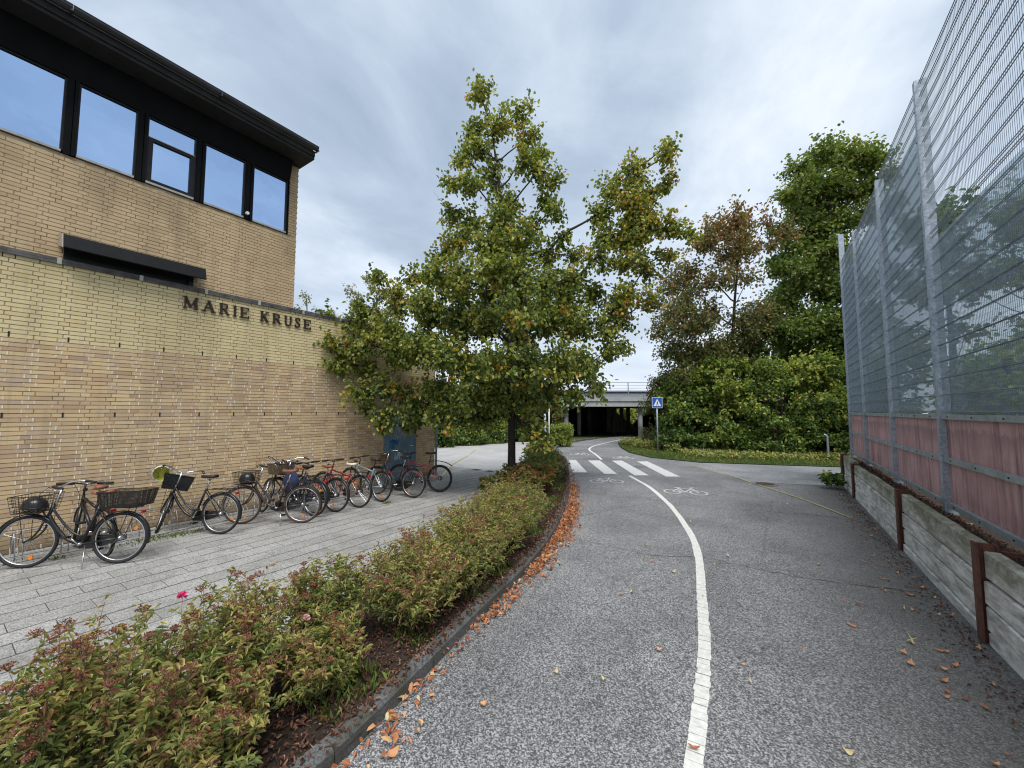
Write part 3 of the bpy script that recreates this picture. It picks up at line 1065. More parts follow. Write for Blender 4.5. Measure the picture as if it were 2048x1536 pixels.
# window band
for i, (y0, y1) in enumerate(((-1.54, -0.84), (-0.64, 0.06), (0.26, 1.06), (1.25, 1.95), (2.13, 2.84), (3.03, 3.74), (3.94, 4.65))):
    b = MB()
    fx0, fx1 = XU - 0.07, XU - 0.005
    e = 0.03
    z0, z1 = 6.39, 7.63
    b.box((fx0, y0 - e, z0), (fx1, y0, z1 + e))
    b.box((fx0, y1, z0), (fx1, y1 + e, z1 + e))
    b.box((fx0, y0, z1), (fx1 - .002, y1, z1 + e))
    win = b.obj('window', 'black_metal', bld)
    if i == 4:
        for (a, c, d_, f) in ((y0, y1, 7.19, 7.25), (y0, y0 + .07, z0, 7.19), (y1 - .07, y1, z0, 7.19), (y0 + .07, y1 - .07, z0, z0 + .06)):
            b = MB()
            b.box((fx0 + .002, a, d_), (fx1 + 0.012, c, f))
            b.obj('casement_bar', 'black_metal', win)
        b = MB()
        b.box((XU - .05, y0, 7.25), (XU - .04, y1, z1))
        b.obj('pane', 'coated_glass', win)
        b = MB()
        b.box((XU - .035, y0 + .07, z0 + .06), (XU - .025, y1 - .07, 7.19))
        b.obj('pane', 'coated_glass', win)
        b = MB()
        b.box((XU - .03, y0, 7.25), (XU + .012, y1, 7.262))
        b.obj('sill', 'sill_metal', win)
    else:
        b = MB()
        b.box((XU - .05, y0, z0), (XU - .04, y1, z1))
        b.obj('pane', 'coated_glass', win)
    b = MB()
    b.box((XU - .06, y0 - .01, 6.352), (XU + .022, y1 + .01, 6.388))
    b.obj('sill', 'sill_metal', win)
pil = [(-0.81, -0.67), (0.09, 0.23), (1.09, 1.22), (1.98, 2.10), (2.87, 3.00), (3.77, 3.91)]
for y0, y1 in pil:
    b = MB()
    m_ = (y0 + y1) / 2
    b.box((XU - .08, y0, 6.34), (XU + 0.02, m_ + .015, 7.66))
    b.box((XU - .08, m_ + .022, 6.34), (XU + 0.045, y1, 7.66))
    b.obj('window_post', 'black_cladding', bld)
b = MB()
b.box((XU - .085, 4.685, 6.34), (XU + .03, 4.70, 7.66))
b.box((XU - .5, YS, 6.34), (XU - .09, 4.70, 8.11))
b.obj('window_backing', 'black_cladding', bld)
b = MB()
b.add([(XU, YS, 7.66), (XU + .02, YS, 7.66), (XU + .16, YS, 8.13), (XU, YS, 8.13), (XU, 4.70, 7.66), (XU + .02, 4.70, 7.66), (XU + .16, 4.70, 8.13), (XU, 4.70, 8.13)],
      [(0, 3, 2, 1), (4, 5, 6, 7), (0, 1, 5, 4), (1, 2, 6, 5), (2, 3, 7, 6), (3, 0, 4, 7)])
b.obj('fascia_panel', 'black_cladding', bld)
b = MB()
for k in range(8):
    b.add([(x, y_, z_) for x, y_, z_ in [(0.03 * math.cos(a + d), 3.84, 6.50) for a in [0] for d in [0]]], None, None)
bl_ = MB()
for i in range(6):
    for j in range(10):
        pass
roof = MB()
roof.box((-22.5, YS, 8.14), (-9.02, 4.97, 8.20))
roof.box((-9.06, YS, 8.201), (-8.99, 4.965, 8.33))
rf = roof.obj('roof', 'roof_felt', bld)
b = MB()
b.box((-22.5, YS, 8.20), (-9.07, 4.96, 8.40))
b.obj('roof_deck', 'roof_felt', rf)
# half round gutter running along the eaves, in lengths
y = YS
while y < 4.97:
    y1 = min(y + 2.0, 4.99)
    b = MB()
    K = 9
    V = []
    for yy in (y, y1 - 0.004):
        for j in range(K):
            a = math.pi + math.pi * j / (K - 1)
            V.append((-8.93 + 0.075 * math.cos(a), yy, 8.40 + 0.085 * math.sin(a)))
        for j in range(K):
            a = 2 * math.pi - math.pi * j / (K - 1)
            V.append((-8.93 + 0.066 * math.cos(a), yy, 8.40 + 0.076 * math.sin(a)))
    n_ = 2 * K
    Q = [(j, (j + 1) % n_, n_ + (j + 1) % n_, n_ + j) for j in range(n_)]
    b.add(V, Q)
    b.tube([(-8.86, y, 8.405), (-8.86, y1 - .004, 8.405)], 0.011, 6)
    b.obj('gutter', 'gutter_zinc', rf)
    b = MB()
    b.box((-9.0, y1 - .03, 8.30), (-8.845, y1 + .0, 8.318))
    b.obj('gutter_bracket', 'gutter_zinc', rf)
    y += 2.0
# low strip window under a sloping hood
b = MB()
b.box((XU - .02, 1.19, 4.56), (XU + .014, 2.93, 4.93))
b.obj('strip_window', 'sign_and_shade_black', bld)  # flat black panel: shade of the recess is put into its colour
b = MB()
sec = [(XU + .015, 4.99), (-9.27, 4.90), (-9.20, 4.68), (-9.215, 4.665), (-9.28, 4.87), (XU + .015, 4.955)]
ns = len(sec)
V = [(x, 1.13, z) for x, z in sec] + [(x, 3.0, z) for x, z in sec]
b.add(V, [(j, j + ns, (j + 1) % ns + ns, (j + 1) % ns) for j in range(ns)])
b.obj('hood', 'hood_metal', bld)
for yy, mt in ((1.12, 'beige_cap'), (3.0, 'hood_metal')):
    b = MB()
    V = [(x, yy, z) for x, z in ((XU + .015, 4.99), (-9.27, 4.90), (-9.20, 4.665), (XU + .015, 4.80))] + [(x, yy + .012, z) for x, z in ((XU + .015, 4.99), (-9.27, 4.90), (-9.20, 4.665), (XU + .015, 4.80))]
    b.add(V, [(0, 1, 2, 3), (7, 6, 5, 4), (0, 4, 5, 1), (1, 5, 6, 2), (2, 6, 7, 3), (3, 7, 4, 0)])
    b.obj('hood_end_cap', mt, bld)
b = MB()
b.box((XU + .015, 2.82, 4.57), (XU + .03, 2.84, 4.92))
b.obj('strip_window_bar', 'hood_metal', bld)
# steel door with scrawls
b = MB()
b.box((XW - .0115, DOOR[0] + .04, 0.02), (XW - .004, DOOR[1] - .04, DOOR[2] - .04))
door = b.obj('door', 'door_steel', bld)
for a, c, z0, z1 in ((DOOR[0] - .02, DOOR[0] + .038, 0, DOOR[2]), (DOOR[1] - .038, DOOR[1] + .02, 0, DOOR[2]), (DOOR[0] + .038, DOOR[1] - .038, DOOR[2] - .04, DOOR[2])):
    b = MB()
    b.box((XW - .0115, a, z0), (XW + .006, c, z1))
    b.obj('door_frame', 'door_steel', door)
b = MB()
b.tube([(XW - .03, DOOR[1] - .12, 1.03), (XW + .02, DOOR[1] - .12, 1.03), (XW + .02, DOOR[1] - .24, 1.03)], .009, 6)
b.obj('handle', 'chrome', door)
rg = random.Random(5)
for cy, cz, wd, hg, mt, wln, cnt in ((7.95, 1.85, .35, .1, 'graffiti_white', .012, 3), (8.5, 1.8, .3, .12, 'graffiti_white', .010, 3), (8.2, 1.45, .5, .2, 'graffiti_white', .008, 3), (7.95, 1.16, .34, .09, 'graffiti_blue', .03, 4), (7.85, 1.04, .2, .06, 'graffiti_teal', .028, 3), (8.1, .75, .3, .12, 'graffiti_white', .01, 3)):
    b = MB()
    for k in range(cnt):
        n_ = 14
        P = [(cy + wd * (j / n_ - .5) + rg.uniform(-.02, .02), cz + hg * rg.uniform(-1, 1)) for j in range(n_)]
        P = curve_pts(P, 4)
        L2, R2 = offset(P, wln / 2), offset(P, -wln / 2)
        kk = len(P)
        xx = XW - .0035 + k * .0006
        V = np.concatenate([np.c_[np.full(kk, xx), L2], np.c_[np.full(kk, xx), R2]])
        i = np.arange(kk - 1)
        b.add(V, np.stack([i + kk, i + 1 + kk, i + 1, i], 1))
    b.obj('graffiti', mt, door)
# metal letters on the wall
sign = thing('wall_lettering', 'dark bronze serif capital letters mounted on the yellow brick wall', 'lettering', (XW + .03, 0, 4.10))
GL = {
    'M': ([[(.14, 0), (.14, 1)], [(.14, 1), (.5, .12)], [(.5, .12), (.86, 1)], [(.84, 1), (.84, 0)]], [(.0, .28, 0), (.70, 1.0, 0), (0, .2, 1), (.8, 1.0, 1)], [.10, .2, .1, .2]),
    'A': ([[(.14, 0), (.48, 1)], [(.46, 1), (.84, 0)], [(.26, .34), (.7, .34)]], [(0, .3, 0), (.66, 1.0, 0)], [.09, .2, .09]),
    'R': ([[(.2, 0), (.2, 1)], [(.2, .96), (.55, .96), (.74, .88), (.78, .74), (.72, .6), (.55, .52), (.2, .5)], [(.5, .5), (.66, .3), (.9, .03)]], [(0, .4, 0), (0, .3, 1), (.78, 1.02, 0)], [.2, .12, .17]),
    'I': ([[(.5, 0), (.5, 1)]], [(0, 1, 0), (0, 1, 1)], [.5]),
    'E': ([[(.24, 0), (.24, 1)], [(.24, .955), (.9, .955)], [(.24, .5), (.68, .5)], [(.24, .045), (.95, .045)], [(.9, .99), (.9, .76)], [(.96, 0), (.93, .27)], [(.68, .38), (.68, .62)]], [(0, .4, 0), (0, .4, 1)], [.2, .1, .09, .1, .07, .07, .07]),
    'K': ([[(.2, 0), (.2, 1)], [(.24, .46), (.82, .98)], [(.4, .56), (.85, .03)]], [(0, .4, 0), (0, .4, 1), (.62, 1.0, 1), (.66, 1.04, 0)], [.2, .1, .2]),
    'U': ([[(.2, 1), (.2, .34), (.26, .14), (.4, .04), (.56, .03), (.72, .1), (.8, .25), (.82, .4), (.82, 1)]], [(0, .4, 1), (.66, 1.0, 1)], [.16]),
    'S': ([[(.84, .8), (.78, .92), (.6, .97), (.38, .95), (.24, .84), (.24, .70), (.36, .59), (.6, .49), (.78, .38), (.82, .22), (.72, .09), (.5, .03), (.28, .07), (.16, .24)], [(.86, .98), (.84, .72)], [(.14, .02), (.14, .28)]], [], [.15, .06, .06]),
}
CH = 0.232
for ch, a0, a1 in (('M', 2.741, 2.984), ('A', 3.045, 3.282), ('R', 3.339, 3.524), ('I', 3.588, 3.66), ('E', 3.711, 3.899), ('K', 4.118, 4.304), ('R', 4.376, 4.567), ('U', 4.633, 4.819), ('S', 4.87, 5.022), ('E', 5.081, 5.278)):
    strokes, serifs, wds = GL[ch]
    wl = a1 - a0
    b = MB()
    dp = 0.0
    def plate(P, wd):
        global dp
        dp += 0.0007
        P = np.array([(x * wl, z * CH) for x, z in P])
        k = len(P)
        L2, R2 = offset(P, wd / 2), offset(P, -wd / 2)
        V = np.concatenate([np.c_[np.full(k, x), E_] for x in (-.02, .004 + dp) for E_ in (L2, R2)])
        i = np.arange(k - 1)
        Q = [np.stack([i + 3 * k, i + 1 + 3 * k, i + 1 + 2 * k, i + 2 * k], 1), np.stack([i, i + 1, i + 1 + k, i + k], 1), np.stack([i + 2 * k, i + 1 + 2 * k, i + 1, i], 1), np.stack([i + k, i + 1 + k, i + 1 + 3 * k, i + 3 * k], 1)]
        Q = np.concatenate(Q + [np.array([[0, k, 3 * k, 2 * k], [k - 1, 3 * k - 1, 4 * k - 1, 2 * k - 1]])])
        b.add(V, Q)
    for P, wd in zip(strokes, wds):
        plate(P, wd * (0.2 if ch != 'I' else 0.08) * 1.0 if ch != 'I' else 0.036)
    for x0, x1, zp in serifs:
        plate([(x0, zp + (.03 if zp == 0 else -.03)), (x1, zp + (.03 if zp == 0 else -.03))], 0.014)
    b.obj('letter', 'letter_bronze', sign, loc=(0, a0, 0))
# downpipe at the corner
dpn = MB()
dpn.tube([(XW + .04, YE + .04, 0.0), (XW + .04, YE + .04, 4.45)], .035, 10)
dpo = dpn.obj('downpipe', 'galvanised', bld, True)
b = MB()
for z in (1.0, 2.6, 4.0):
    b.box((XW - .01, YE + .0, z), (XW + .08, YE + .08, z + .03))
b.obj('pipe_clip', 'galvanised', dpo)
lm = MB()
lm.tube([(XU + .05, 3.80, 6.46), (XU + .10, 3.80, 6.46)], .035, 10)
tag(lm.obj('wall_sensor', 'bike_white'), 'small white round sensor on the black post between the last windows', 'sensor')


# ------------------------------------------------------------------ retaining wall and noise fence
XR = 1.55
emb = MB()
emb.box((XR + .10, -4, -0.1), (30, 16.2, 0.66))
emo = emb.obj('embankment', 'soil', kind='structure')
emo['label'] = 'raised strip of dark soil held back behind the low concrete wall'
rw = thing('retaining_wall', 'low mossy concrete plank wall with rusty steel posts beside the road', 'retaining wall')
bays = [(-3.2, -0.25, .86), (-0.15, 2.62, .84), (2.72, 5.50, .82), (5.60, 8.38, .84), (8.48, 12.70, .78), (12.80, 14.5, .86)]
for i, (y0, y1, top) in enumerate(bays):
    hs = [0.10, 0.33, 0.56, top] if i != 4 else [0.14, 0.34, 0.56, top]
    z0 = -0.05
    for k, z1 in enumerate(hs):
        b = MB()
        # each plank slightly out of line, top edge softly worn
        sk = RND.uniform(-.022, .012) - (0.012 if k == 0 else 0)
        N_ = 10
        ys = np.linspace(y0, y1, N_)
        bow = np.sin(np.linspace(0, math.pi, N_)) * (RND.uniform(-.01, .02))
        wob = NP.normal(0, .003, N_)
        X0 = XR + sk + bow
        V = np.concatenate([np.c_[X0, ys, np.full(N_, z0 + .024)], np.c_[X0, ys, z1 - .012 + wob], np.c_[X0 + .012, ys, z1 - .003 + wob], np.c_[X0 + .10, ys, z1 - .003 + wob], np.c_[X0 + .10, ys, np.full(N_, z0 + .010)]])
        i_ = np.arange(N_ - 1)
        Q = np.concatenate([np.stack([i_ + a * N_, i_ + 1 + a * N_, i_ + 1 + (a + 1) % 5 * N_, i_ + (a + 1) % 5 * N_], 1) for a in range(5)])
        Q = np.concatenate([Q[:, ::-1], [[0, N_, 3 * N_, 4 * N_], [N_ - 1, 5 * N_ - 1, 4 * N_ - 1, 2 * N_ - 1]]])
        b.add(V, Q)
        b.obj('concrete_plank', 'plank_concrete', rw)
        z0 = z1
for i, (y, top) in enumerate(((-0.2, .9), (2.67, .88), (5.55, .88), (8.43, .90), (12.75, .82), (14.56, .90))):
    b = MB()
    b.box((XR - .055, y - .055, -.05), (XR - .035, y + .055, top), a=.5)
    b.box((XR - .0345, y - .008, -.05), (XR + .08, y + .008, top - .003))
    b.box((XR + .0805, y - .055, -.05), (XR + .095, y + .055, top - .002))
    sp_ = b.obj('steel_post', 'rust_steel', rw)
    if i in (2,):
        b = MB()
        b.box((XR + .0, y - .03, top - .09), (XR + .26, y + .02, top - .055))
        b.obj('anchor_bar', 'rust_steel', sp_)

XF = 2.0
fence = thing('noise_fence', 'tall galvanised mesh and glass noise fence with pink lower boards beside the road', 'fence')
posts = [2.1, 4.98, 8.11, 10.95, 13.9, 16.4]
ztop = {0: 7.05, 1: 7.05, 2: 7.08, 3: 6.95, 4: 7.0, 5: 7.85}
for i, y in enumerate(posts):
    b = MB()
    zt = ztop[i]
    b.box((XF - .065, y - .045, .6), (XF + .07, y + .045, zt))
    po = b.obj('fence_post', 'galvanised', fence)
    for z in np.arange(2.3, zt, .48):
        q = MB()
        q.tube([(XF - .065, y + .03, z), (XF - .076, y + .03, z)], .009, 6)
        q.obj('bolt', 'bolt_dark', po)
bl = [-0.4] + posts
for i in range(1, len(bl)):
    y0, y1 = bl[i - 1] + .058, bl[i] - .058
    if i == 1:
        continue
    for zc in (2.02, 1.42, .80):
        b = MB()
        b.box((XF - .045, y0, zc - .035), (XF - .038, y1, zc + .035))
        b.box((XF - .0379, y0, zc + .028), (XF + .02, y1, zc + .035))
        ro = b.obj('rail', 'rail_grey', fence)
        for yy in np.arange(y0 + .35, y1, .8):
            q = MB()
            q.tube([(XF - .045, yy, zc), (XF - .053, yy, zc)], .011, 6)
            q.obj('bolt', 'bolt_dark', ro)
    for z0, z1 in ((.84, 1.38), (1.46, 1.98)):
        nb = 3
        for k in range(nb):
            a, c = y0 + (y1 - y0) * k / nb, y0 + (y1 - y0) * (k + 1) / nb
            b = MB()
            b.box((XF + .0 + RND.uniform(0, .005), a + .002, z0 - .06), (XF + .03, c - .002, z1 + .06))
            b.obj('board', 'pink_board', fence)
    zt = 7.0 if i < 5 else 6.95
    if i == 5:
        zt = 6.9
    # double horizontal rods
    k = 0
    z = 2.09
    zs = []
    while z < zt:
        zs.append(z)
        z += 0.235
    zs.append(4.60)
    zs.append(zt)
    q = MB()
    q.tube([(-.006, 0, 0), (-.006, y1 - y0, 0)], .0055, 5)
    q.tube([(.016, 0, 0), (.016, y1 - y0, 0)], .0055, 5)
    hw = q.mesh('horizontal_wire', 'mesh_wire')
    for z in zs:
        link('horizontal_wire', hw, fence, (XF - .02, y0, z))
    q = MB()
    ys = np.arange(y0 + .02, y1, .040)
    n_ = len(ys)
    q.sticks(np.c_[np.full(n_, XF - .015), ys, np.full(n_, 2.06)], np.c_[np.full(n_, XF - .015), ys, np.full(n_, zt + .03)], .0019, .0019, 4)
    q.obj('vertical_wires', 'mesh_wire', fence, kind='stuff')
    q = MB()
    zz_ = np.arange(2.1, 4.6, .074)
    n_ = len(zz_)
    q.sticks(np.c_[np.full(n_, XF + .05), np.full(n_, y0), zz_], np.c_[np.full(n_, XF + .05), np.full(n_, y1), zz_], .0016, .0016, 4)
    q.obj('fine_lines', 'galvanised', fence, kind='stuff')  # thin pale horizontal lines built as rods just before the pane
    q = MB()
    q.box((XF + .075, y0 - .05, 2.06), (XF + .083, y1 + .05, 4.62))
    q.obj('glass_pane', 'screen_glass', fence)
    if i >= 4:
        q = MB()
        q.box((XF + .075, y0 - .05, 4.64), (XF + .083, y1 + .05, 6.6))
        q.obj('glass_pane', 'screen_glass', fence)

# ------------------------------------------------------------------ underpass bridge
F0 = np.array([-math.sin(YAW), math.cos(YAW), 0])
R0 = np.array([math.cos(YAW), math.sin(YAW), 0])
br = thing('road_bridge', 'pale concrete road bridge with railing and dark underpass on columns', 'bridge', (0, 0, 0), (0, 0, YAW))
# local frame: x to the right across the road, y away, z up
def bb(lo, hi, name, m, parent=br, **k):
    b = MB()
    b.box(lo, hi)
    return b.obj(name, m, parent, **k)
bb((-16, 31, 2.45), (24, 31.35, 2.83), 'deck_edge', 'concrete_pale')
bb((-16, 30.93, 2.86), (24, 31.30, 3.2), 'deck_edge', 'concrete_pale')
bb((-16, 31.36, 2.47), (24, 54, 3.04), 'deck', 'concrete_dark')
bb((-16, 41.5, 3.05), (24, 41.7, 4.25), 'noise_barrier', 'parapet_grey')
bb((-16, 41.4, 4.02), (24, 41.49, 4.10), 'barrier_rail', 'black_metal')
rl = MB()
rl_o = None
for z in (4.35, 4.10, 3.86, 3.62, 3.4):
    b = MB()
    b.tube([(-16, 31.1, z), (24, 31.1, z)], .022 if z > 4.3 else .011, 6)
    b.obj('railing_bar', 'parapet_grey', br)
for x in np.arange(-14.2, 24, 2.92):
    b = MB()
    b.box((x - .03, 31.07, 3.2), (x + .03, 31.13, 4.35))
    b.obj('railing_post', 'parapet_grey', br)
rg = random.Random(3)
b = MB()
for j in range(5):
    x0 = 5.1 + j * .38
    P = curve_pts([(x0 + rg.uniform(0, .3), 3.35 + rg.uniform(-.02, .42)) for _ in range(6)], 4)
    L2, R2 = offset(P, .05), offset(P, -.05)
    k = len(P)
    V = np.concatenate([np.c_[L2[:, 0], np.full(k, 41.49 - j * .001), L2[:, 1] + .1], np.c_[R2[:, 0], np.full(k, 41.49 - j * .001), R2[:, 1] + .1]])
    i = np.arange(k - 1)
    b.add(V, np.stack([i + k, i + 1 + k, i + 1, i], 1))
b.obj('graffiti', 'graffiti_white', br)
for x, y in ((4.35, 31.9), (5.9, 35), (3.3, 31.9), (9.6, 37.2), (10.5, 38), (11.2, 38.2), (10.25, 31.7), (0.5, 32), (-3, 32), (7.4, 38)):
    b = MB()
    b.tube([(x, y, -.1), (x, y, 2.5)], .19 if x != 9.7 else .21, 12)
    b.obj('column', 'concrete_pale' if y < 36 else 'concrete_dark', br, True)  # deeper columns take the darker concrete: shade put into the colour
# side walls, sloped abutment
bb((-16, 31.5, -.1), (2.2, 54, 2.46), 'abutment', 'concrete_dark')
b = MB()
V = [(9.6, 40, -.05), (13.2, 40, -.05), (9.9, 40, 2.46), (9.6, 40, 2.46), (9.6, 54, -.05), (13.2, 54, -.05), (9.9, 54, 2.46), (9.6, 54, 2.46)]
b.add(V, [(0, 1, 2, 3), (7, 6, 5, 4), (1, 5, 6, 2), (0, 3, 7, 4), (2, 6, 7, 3)])
b.obj('sloped_abutment', 'concrete_pale', br)
bb((2.2, 44, -.1), (9.59, 44.5, 2.46), 'abutment', 'concrete_dark')  # closing wall added behind to keep daylight out of the underpass
b = MB()
b.tube([(11.5, 55, 1.0), (24, 55, 1.0)], .05, 6)
b.obj('guard_rail', 'concrete_pale', br)
# wing slope on the right behind bushes carries the road
b = MB()
V = [(12.2, 30.5, -.1), (26, 30.5, -.1), (26, 30.5, 2.4), (15, 30.5, 2.4), (12.2, 43, -.1), (26, 43, -.1), (26, 43, 2.4), (15, 43, 2.4)]
b.add(V, [(0, 1, 2, 3), (7, 6, 5, 4), (0, 3, 7, 4), (3, 2, 6, 7)])
so = b.obj('bridge_slope', 'grass_soil', kind='structure')
so.rotation_euler = (0, 0, YAW)
so['label'] = 'grassy slope rising beside the bridge'

# ------------------------------------------------------------------ poles and signs
def pole(name, x, y, h, r, label, cat, m='galvanised', tilt=(0, 0), group=None):
    t = thing(name, label, cat, (x, y, 0), (tilt[0], tilt[1], 0), group)
    b = MB()
    b.tube([(0, 0, -.05), (0, 0, h)], r, 10)
    b.obj('pole', m, t, True)
    return t
sg_ = pole('crossing_sign', -4.74, 19.76, 2.75, .032, 'blue pedestrian crossing sign on a tall grey pole in the grass', 'road sign')
sg_.rotation_euler = (0, 0, YAW + .06)
b = MB()
def rrect(w, h, r, y, n=5):
    P = []
    for cx, cz, a0 in ((w - r, h - r, 0), (-w + r, h - r, 90), (-w + r, -h + r, 180), (w - r, -h + r, 270)):
        for k in range(n):
            a = math.radians(a0 + 90 * k / (n - 1))
            P.append((cx + r * math.cos(a), y, cz + r * math.sin(a)))
    return P
def plate_obj(P, th, name, m, parent, loc):
    k = len(P)
    me = bpy.data.meshes.new(name)
    V = list(P) + [(x, y + th, z) for x, y, z in P]
    me.from_pydata(V, [], [list(range(k))[::-1], list(range(k, 2 * k))] + [(i, (i + 1) % k, (i + 1) % k + k, i + k) for i in range(k)])
    me.update()
    me.materials.append(MATS[m])
    return link(name, me, parent, loc)
pl_ = plate_obj(rrect(.255, .255, .03, 0), .006, 'sign_plate', 'sign_white', sg_, (0, -.05, 2.5))
plate_obj(rrect(.238, .238, .025, -.003), .002, 'blue_field', 'sign_blue', pl_, (0, 0, 0))
plate_obj([(-.19, -.006, -.16), (.19, -.006, -.16), (0, -.006, .18)], .002, 'white_triangle', 'sign_white', pl_, (0, 0, 0))
b = MB()
def seg2(P, w, y):
    P = np.array(P, float)
    L2, R2 = offset(P, w / 2), offset(P, -w / 2)
    k = len(P)
    V = np.concatenate([np.c_[L2[:, 0], np.full(k, y), L2[:, 1]], np.c_[R2[:, 0], np.full(k, y), R2[:, 1]]])
    i = np.arange(k - 1)
    b.add(V, np.stack([i + k, i + 1 + k, i + 1, i], 1))
seg2([(0, .03), (.005, -.05)], .045, -.009)
seg2([(0, -.05), (-.035, -.09), (-.045, -.15)], .018, -.0093)
seg2([(0, -.05), (.03, -.09), (.05, -.15)], .018, -.0096)
seg2([(0, .02), (.05, -.02)], .014, -.0099)
seg2([(0, .02), (-.04, -.03)], .014, -.0102)
V = [(.018 * math.cos(a) + .002, -.0105, .065 + .02 * math.sin(a)) for a in np.arange(10) * .628]
b.add(V + [(.002, -.0105, .065)], None, [(j, (j + 1) % 10, 10) for j in range(10)])
b.obj('walking_figure', 'sign_and_shade_black', pl_)
pole('grey_post', -9.75, 17.8, 1.95, .055, 'plain grey metal post standing in the shrubs by the zebra crossing', 'post', tilt=(.0, -.03))
ep = pole('sign_post', -10.75, 20.0, 2.55, .035, 'white post with a sign seen edge on in front of the clipped hedge', 'sign post', 'bike_white')
b = MB()
b.box((-.20, -.02, 2.34), (.20, .01, 2.40))
b.box((-.03, -.25, 2.41), (.0, .25, 2.85))
b.obj('sign_plate', 'rail_grey', ep)
bo = thing('bent_post', 'short pale metal post with bent top on the verge beside the bushes', 'post', (1.88, 22.3, 0))
b = MB()
b.tube(curve_pts([(0, 0, -.05), (0, 0, .8), (0, 0, .95), (-.05, 0, 1.03), (-.12, 0, 1.06)], 4), .045, 8)
b.obj('pole', 'galvanised', bo, True)

# ------------------------------------------------------------------ bicycle rack
rack = thing('bicycle_rack', 'low galvanised bicycle rack with hoops along the brick wall', 'bicycle rack', (-9.0, 0, 0))
for x in (0.0, 0.38):
    b = MB()
    b.tube([(x, -1.0, .06), (x, 8.1, .06)], .014, 6)
    b.obj('base_rail', 'rack_steel', rack)
b = MB()
b.tube([(-.2, -1.0, .36), (-.2, 8.1, .36)], .012, 6)
b.obj('top_rail', 'rack_steel', rack)
q = MB()
for dy in (-.035, .035):
    q.tube(curve_pts([(.38, dy, .06), (.34, dy, .30), (.2, dy, .42), (.02, dy, .36), (-.1, dy, .2), (0, dy, .06)], 5), .007, 5)
q.tube([(-.2, 0, .06), (-.2, 0, .36)], .01, 5)
hoop = q.mesh('hoop', 'rack_steel', True)
for k in range(22):
    link('hoop', hoop, rack, (0, -.8 + k * .42, 0))

# ------------------------------------------------------------------ bicycles
WHEEL_CACHE = {}


def wheel_meshes(tyre, rim, R, tr):
    key = (tyre, rim, R, tr)
    if key in WHEEL_CACHE:
        return WHEEL_CACHE[key]
    def torus(R_, r_, n=36, m=8, sx=1.0):
        b = MB()
        V, Q = [], []
        for i in range(n):
            a = 2 * math.pi * i / n
            for j in range(m):
                c = 2 * math.pi * j / m
                rr = R_ + r_ * math.cos(c)
                V.append((rr * math.cos(a), r_ * sx * math.sin(c), rr * math.sin(a)))
                Q.append((i * m + j, i * m + (j + 1) % m, (i + 1) % n * m + (j + 1) % m, (i + 1) % n * m + j))
        b.add(V, Q)
        return b
    ty = torus(R - tr, tr).mesh('tyre', tyre, True)
    ri = torus(R - 2 * tr - .004, .009, 36, 6, 1.25).mesh('rim', rim, True)
    b = MB()
    A, B = [], []
    for i in range(28):
        a = 2 * math.pi * i / 28
        a2 = a + (0.35 if i % 2 else -0.35)
        A.append((.022 * math.cos(a2 * 1), (.028 if i % 4 < 2 else -.028), .022 * math.sin(a2)))
        B.append(((R - 2 * tr) * math.cos(a), 0, (R - 2 * tr) * math.sin(a)))
    b.sticks(A, B, .0014, .0014, 3)
    sp = b.mesh('spokes', 'chrome')
    b = MB()
    b.tube([(0, -.05, 0), (0, -.03, 0), (0, -.029, 0), (0, .029, 0), (0, .03, 0), (0, .05, 0)], [.012, .012, .026, .026, .012, .012], 10)
    hu = b.mesh('hub', 'alu_rim', True)
    b = MB()
    b.box((R * .55, -.008, -.02), (R * .55 + .055, .008, .02))
    rf_ = b.mesh('reflector', 'reflector_orange')
    WHEEL_CACHE[key] = (ty, ri, sp, hu, rf_)
    return WHEEL_CACHE[key]


def basket(b, x0, x1, w, z0, z1, step, r, flare=.03, T=None):
    A, B = [], []
    nz = max(2, int(round((z1 - z0) / step)))
    def ringp(t):
        f = flare * t
        return [(x0 - f, -w / 2 - f), (x1 + f, -w / 2 - f), (x1 + f, w / 2 + f), (x0 - f, w / 2 + f)]
    for k in range(nz + 1):
        t = k / nz
        z = z0 + (z1 - z0) * t
        c = ringp(t)
        for i in range(4):
            A.append((*c[i], z))
            B.append((*c[(i + 1) % 4], z))
    lo, hi = ringp(0), ringp(1)
    for i in range(4):
        p0, p1 = np.array(lo[i]), np.array(lo[(i + 1) % 4])
        q0, q1 = np.array(hi[i]), np.array(hi[(i + 1) % 4])
        n = max(2, int(round(np.linalg.norm(p1 - p0) / step)))
        for k in range(n):
            t = k / n
            A.append((*(p0 + (p1 - p0) * t), z0))
            B.append((*(q0 + (q1 - q0) * t), z1))
    n = max(2, int(round((x1 - x0) / step)))
    for k in range(1, n):
        x = x0 + (x1 - x0) * k / n
        A.append((x, -w / 2, z0))
        B.append((x, w / 2, z0))
    n = max(2, int(round(w / step)))
    for k in range(1, n):
        y = -w / 2 + w * k / n
        A.append((x0, y, z0))
        B.append((x1, y, z0))
    A, B = np.array(A), np.array(B)
    if T is not None:
        A = np.array([T(p) for p in A])
        B = np.array([T(p) for p in B])
    b.sticks(A, B, r, r, 4)
    c = ringp(1)
    P = [(*p, z1) for p in c] + [(*c[0], z1)]
    if T is not None:
        P = [T(p) for p in P]
    for i in range(4):
        b.tube([P[i], P[i + 1]], r * 2, 5)


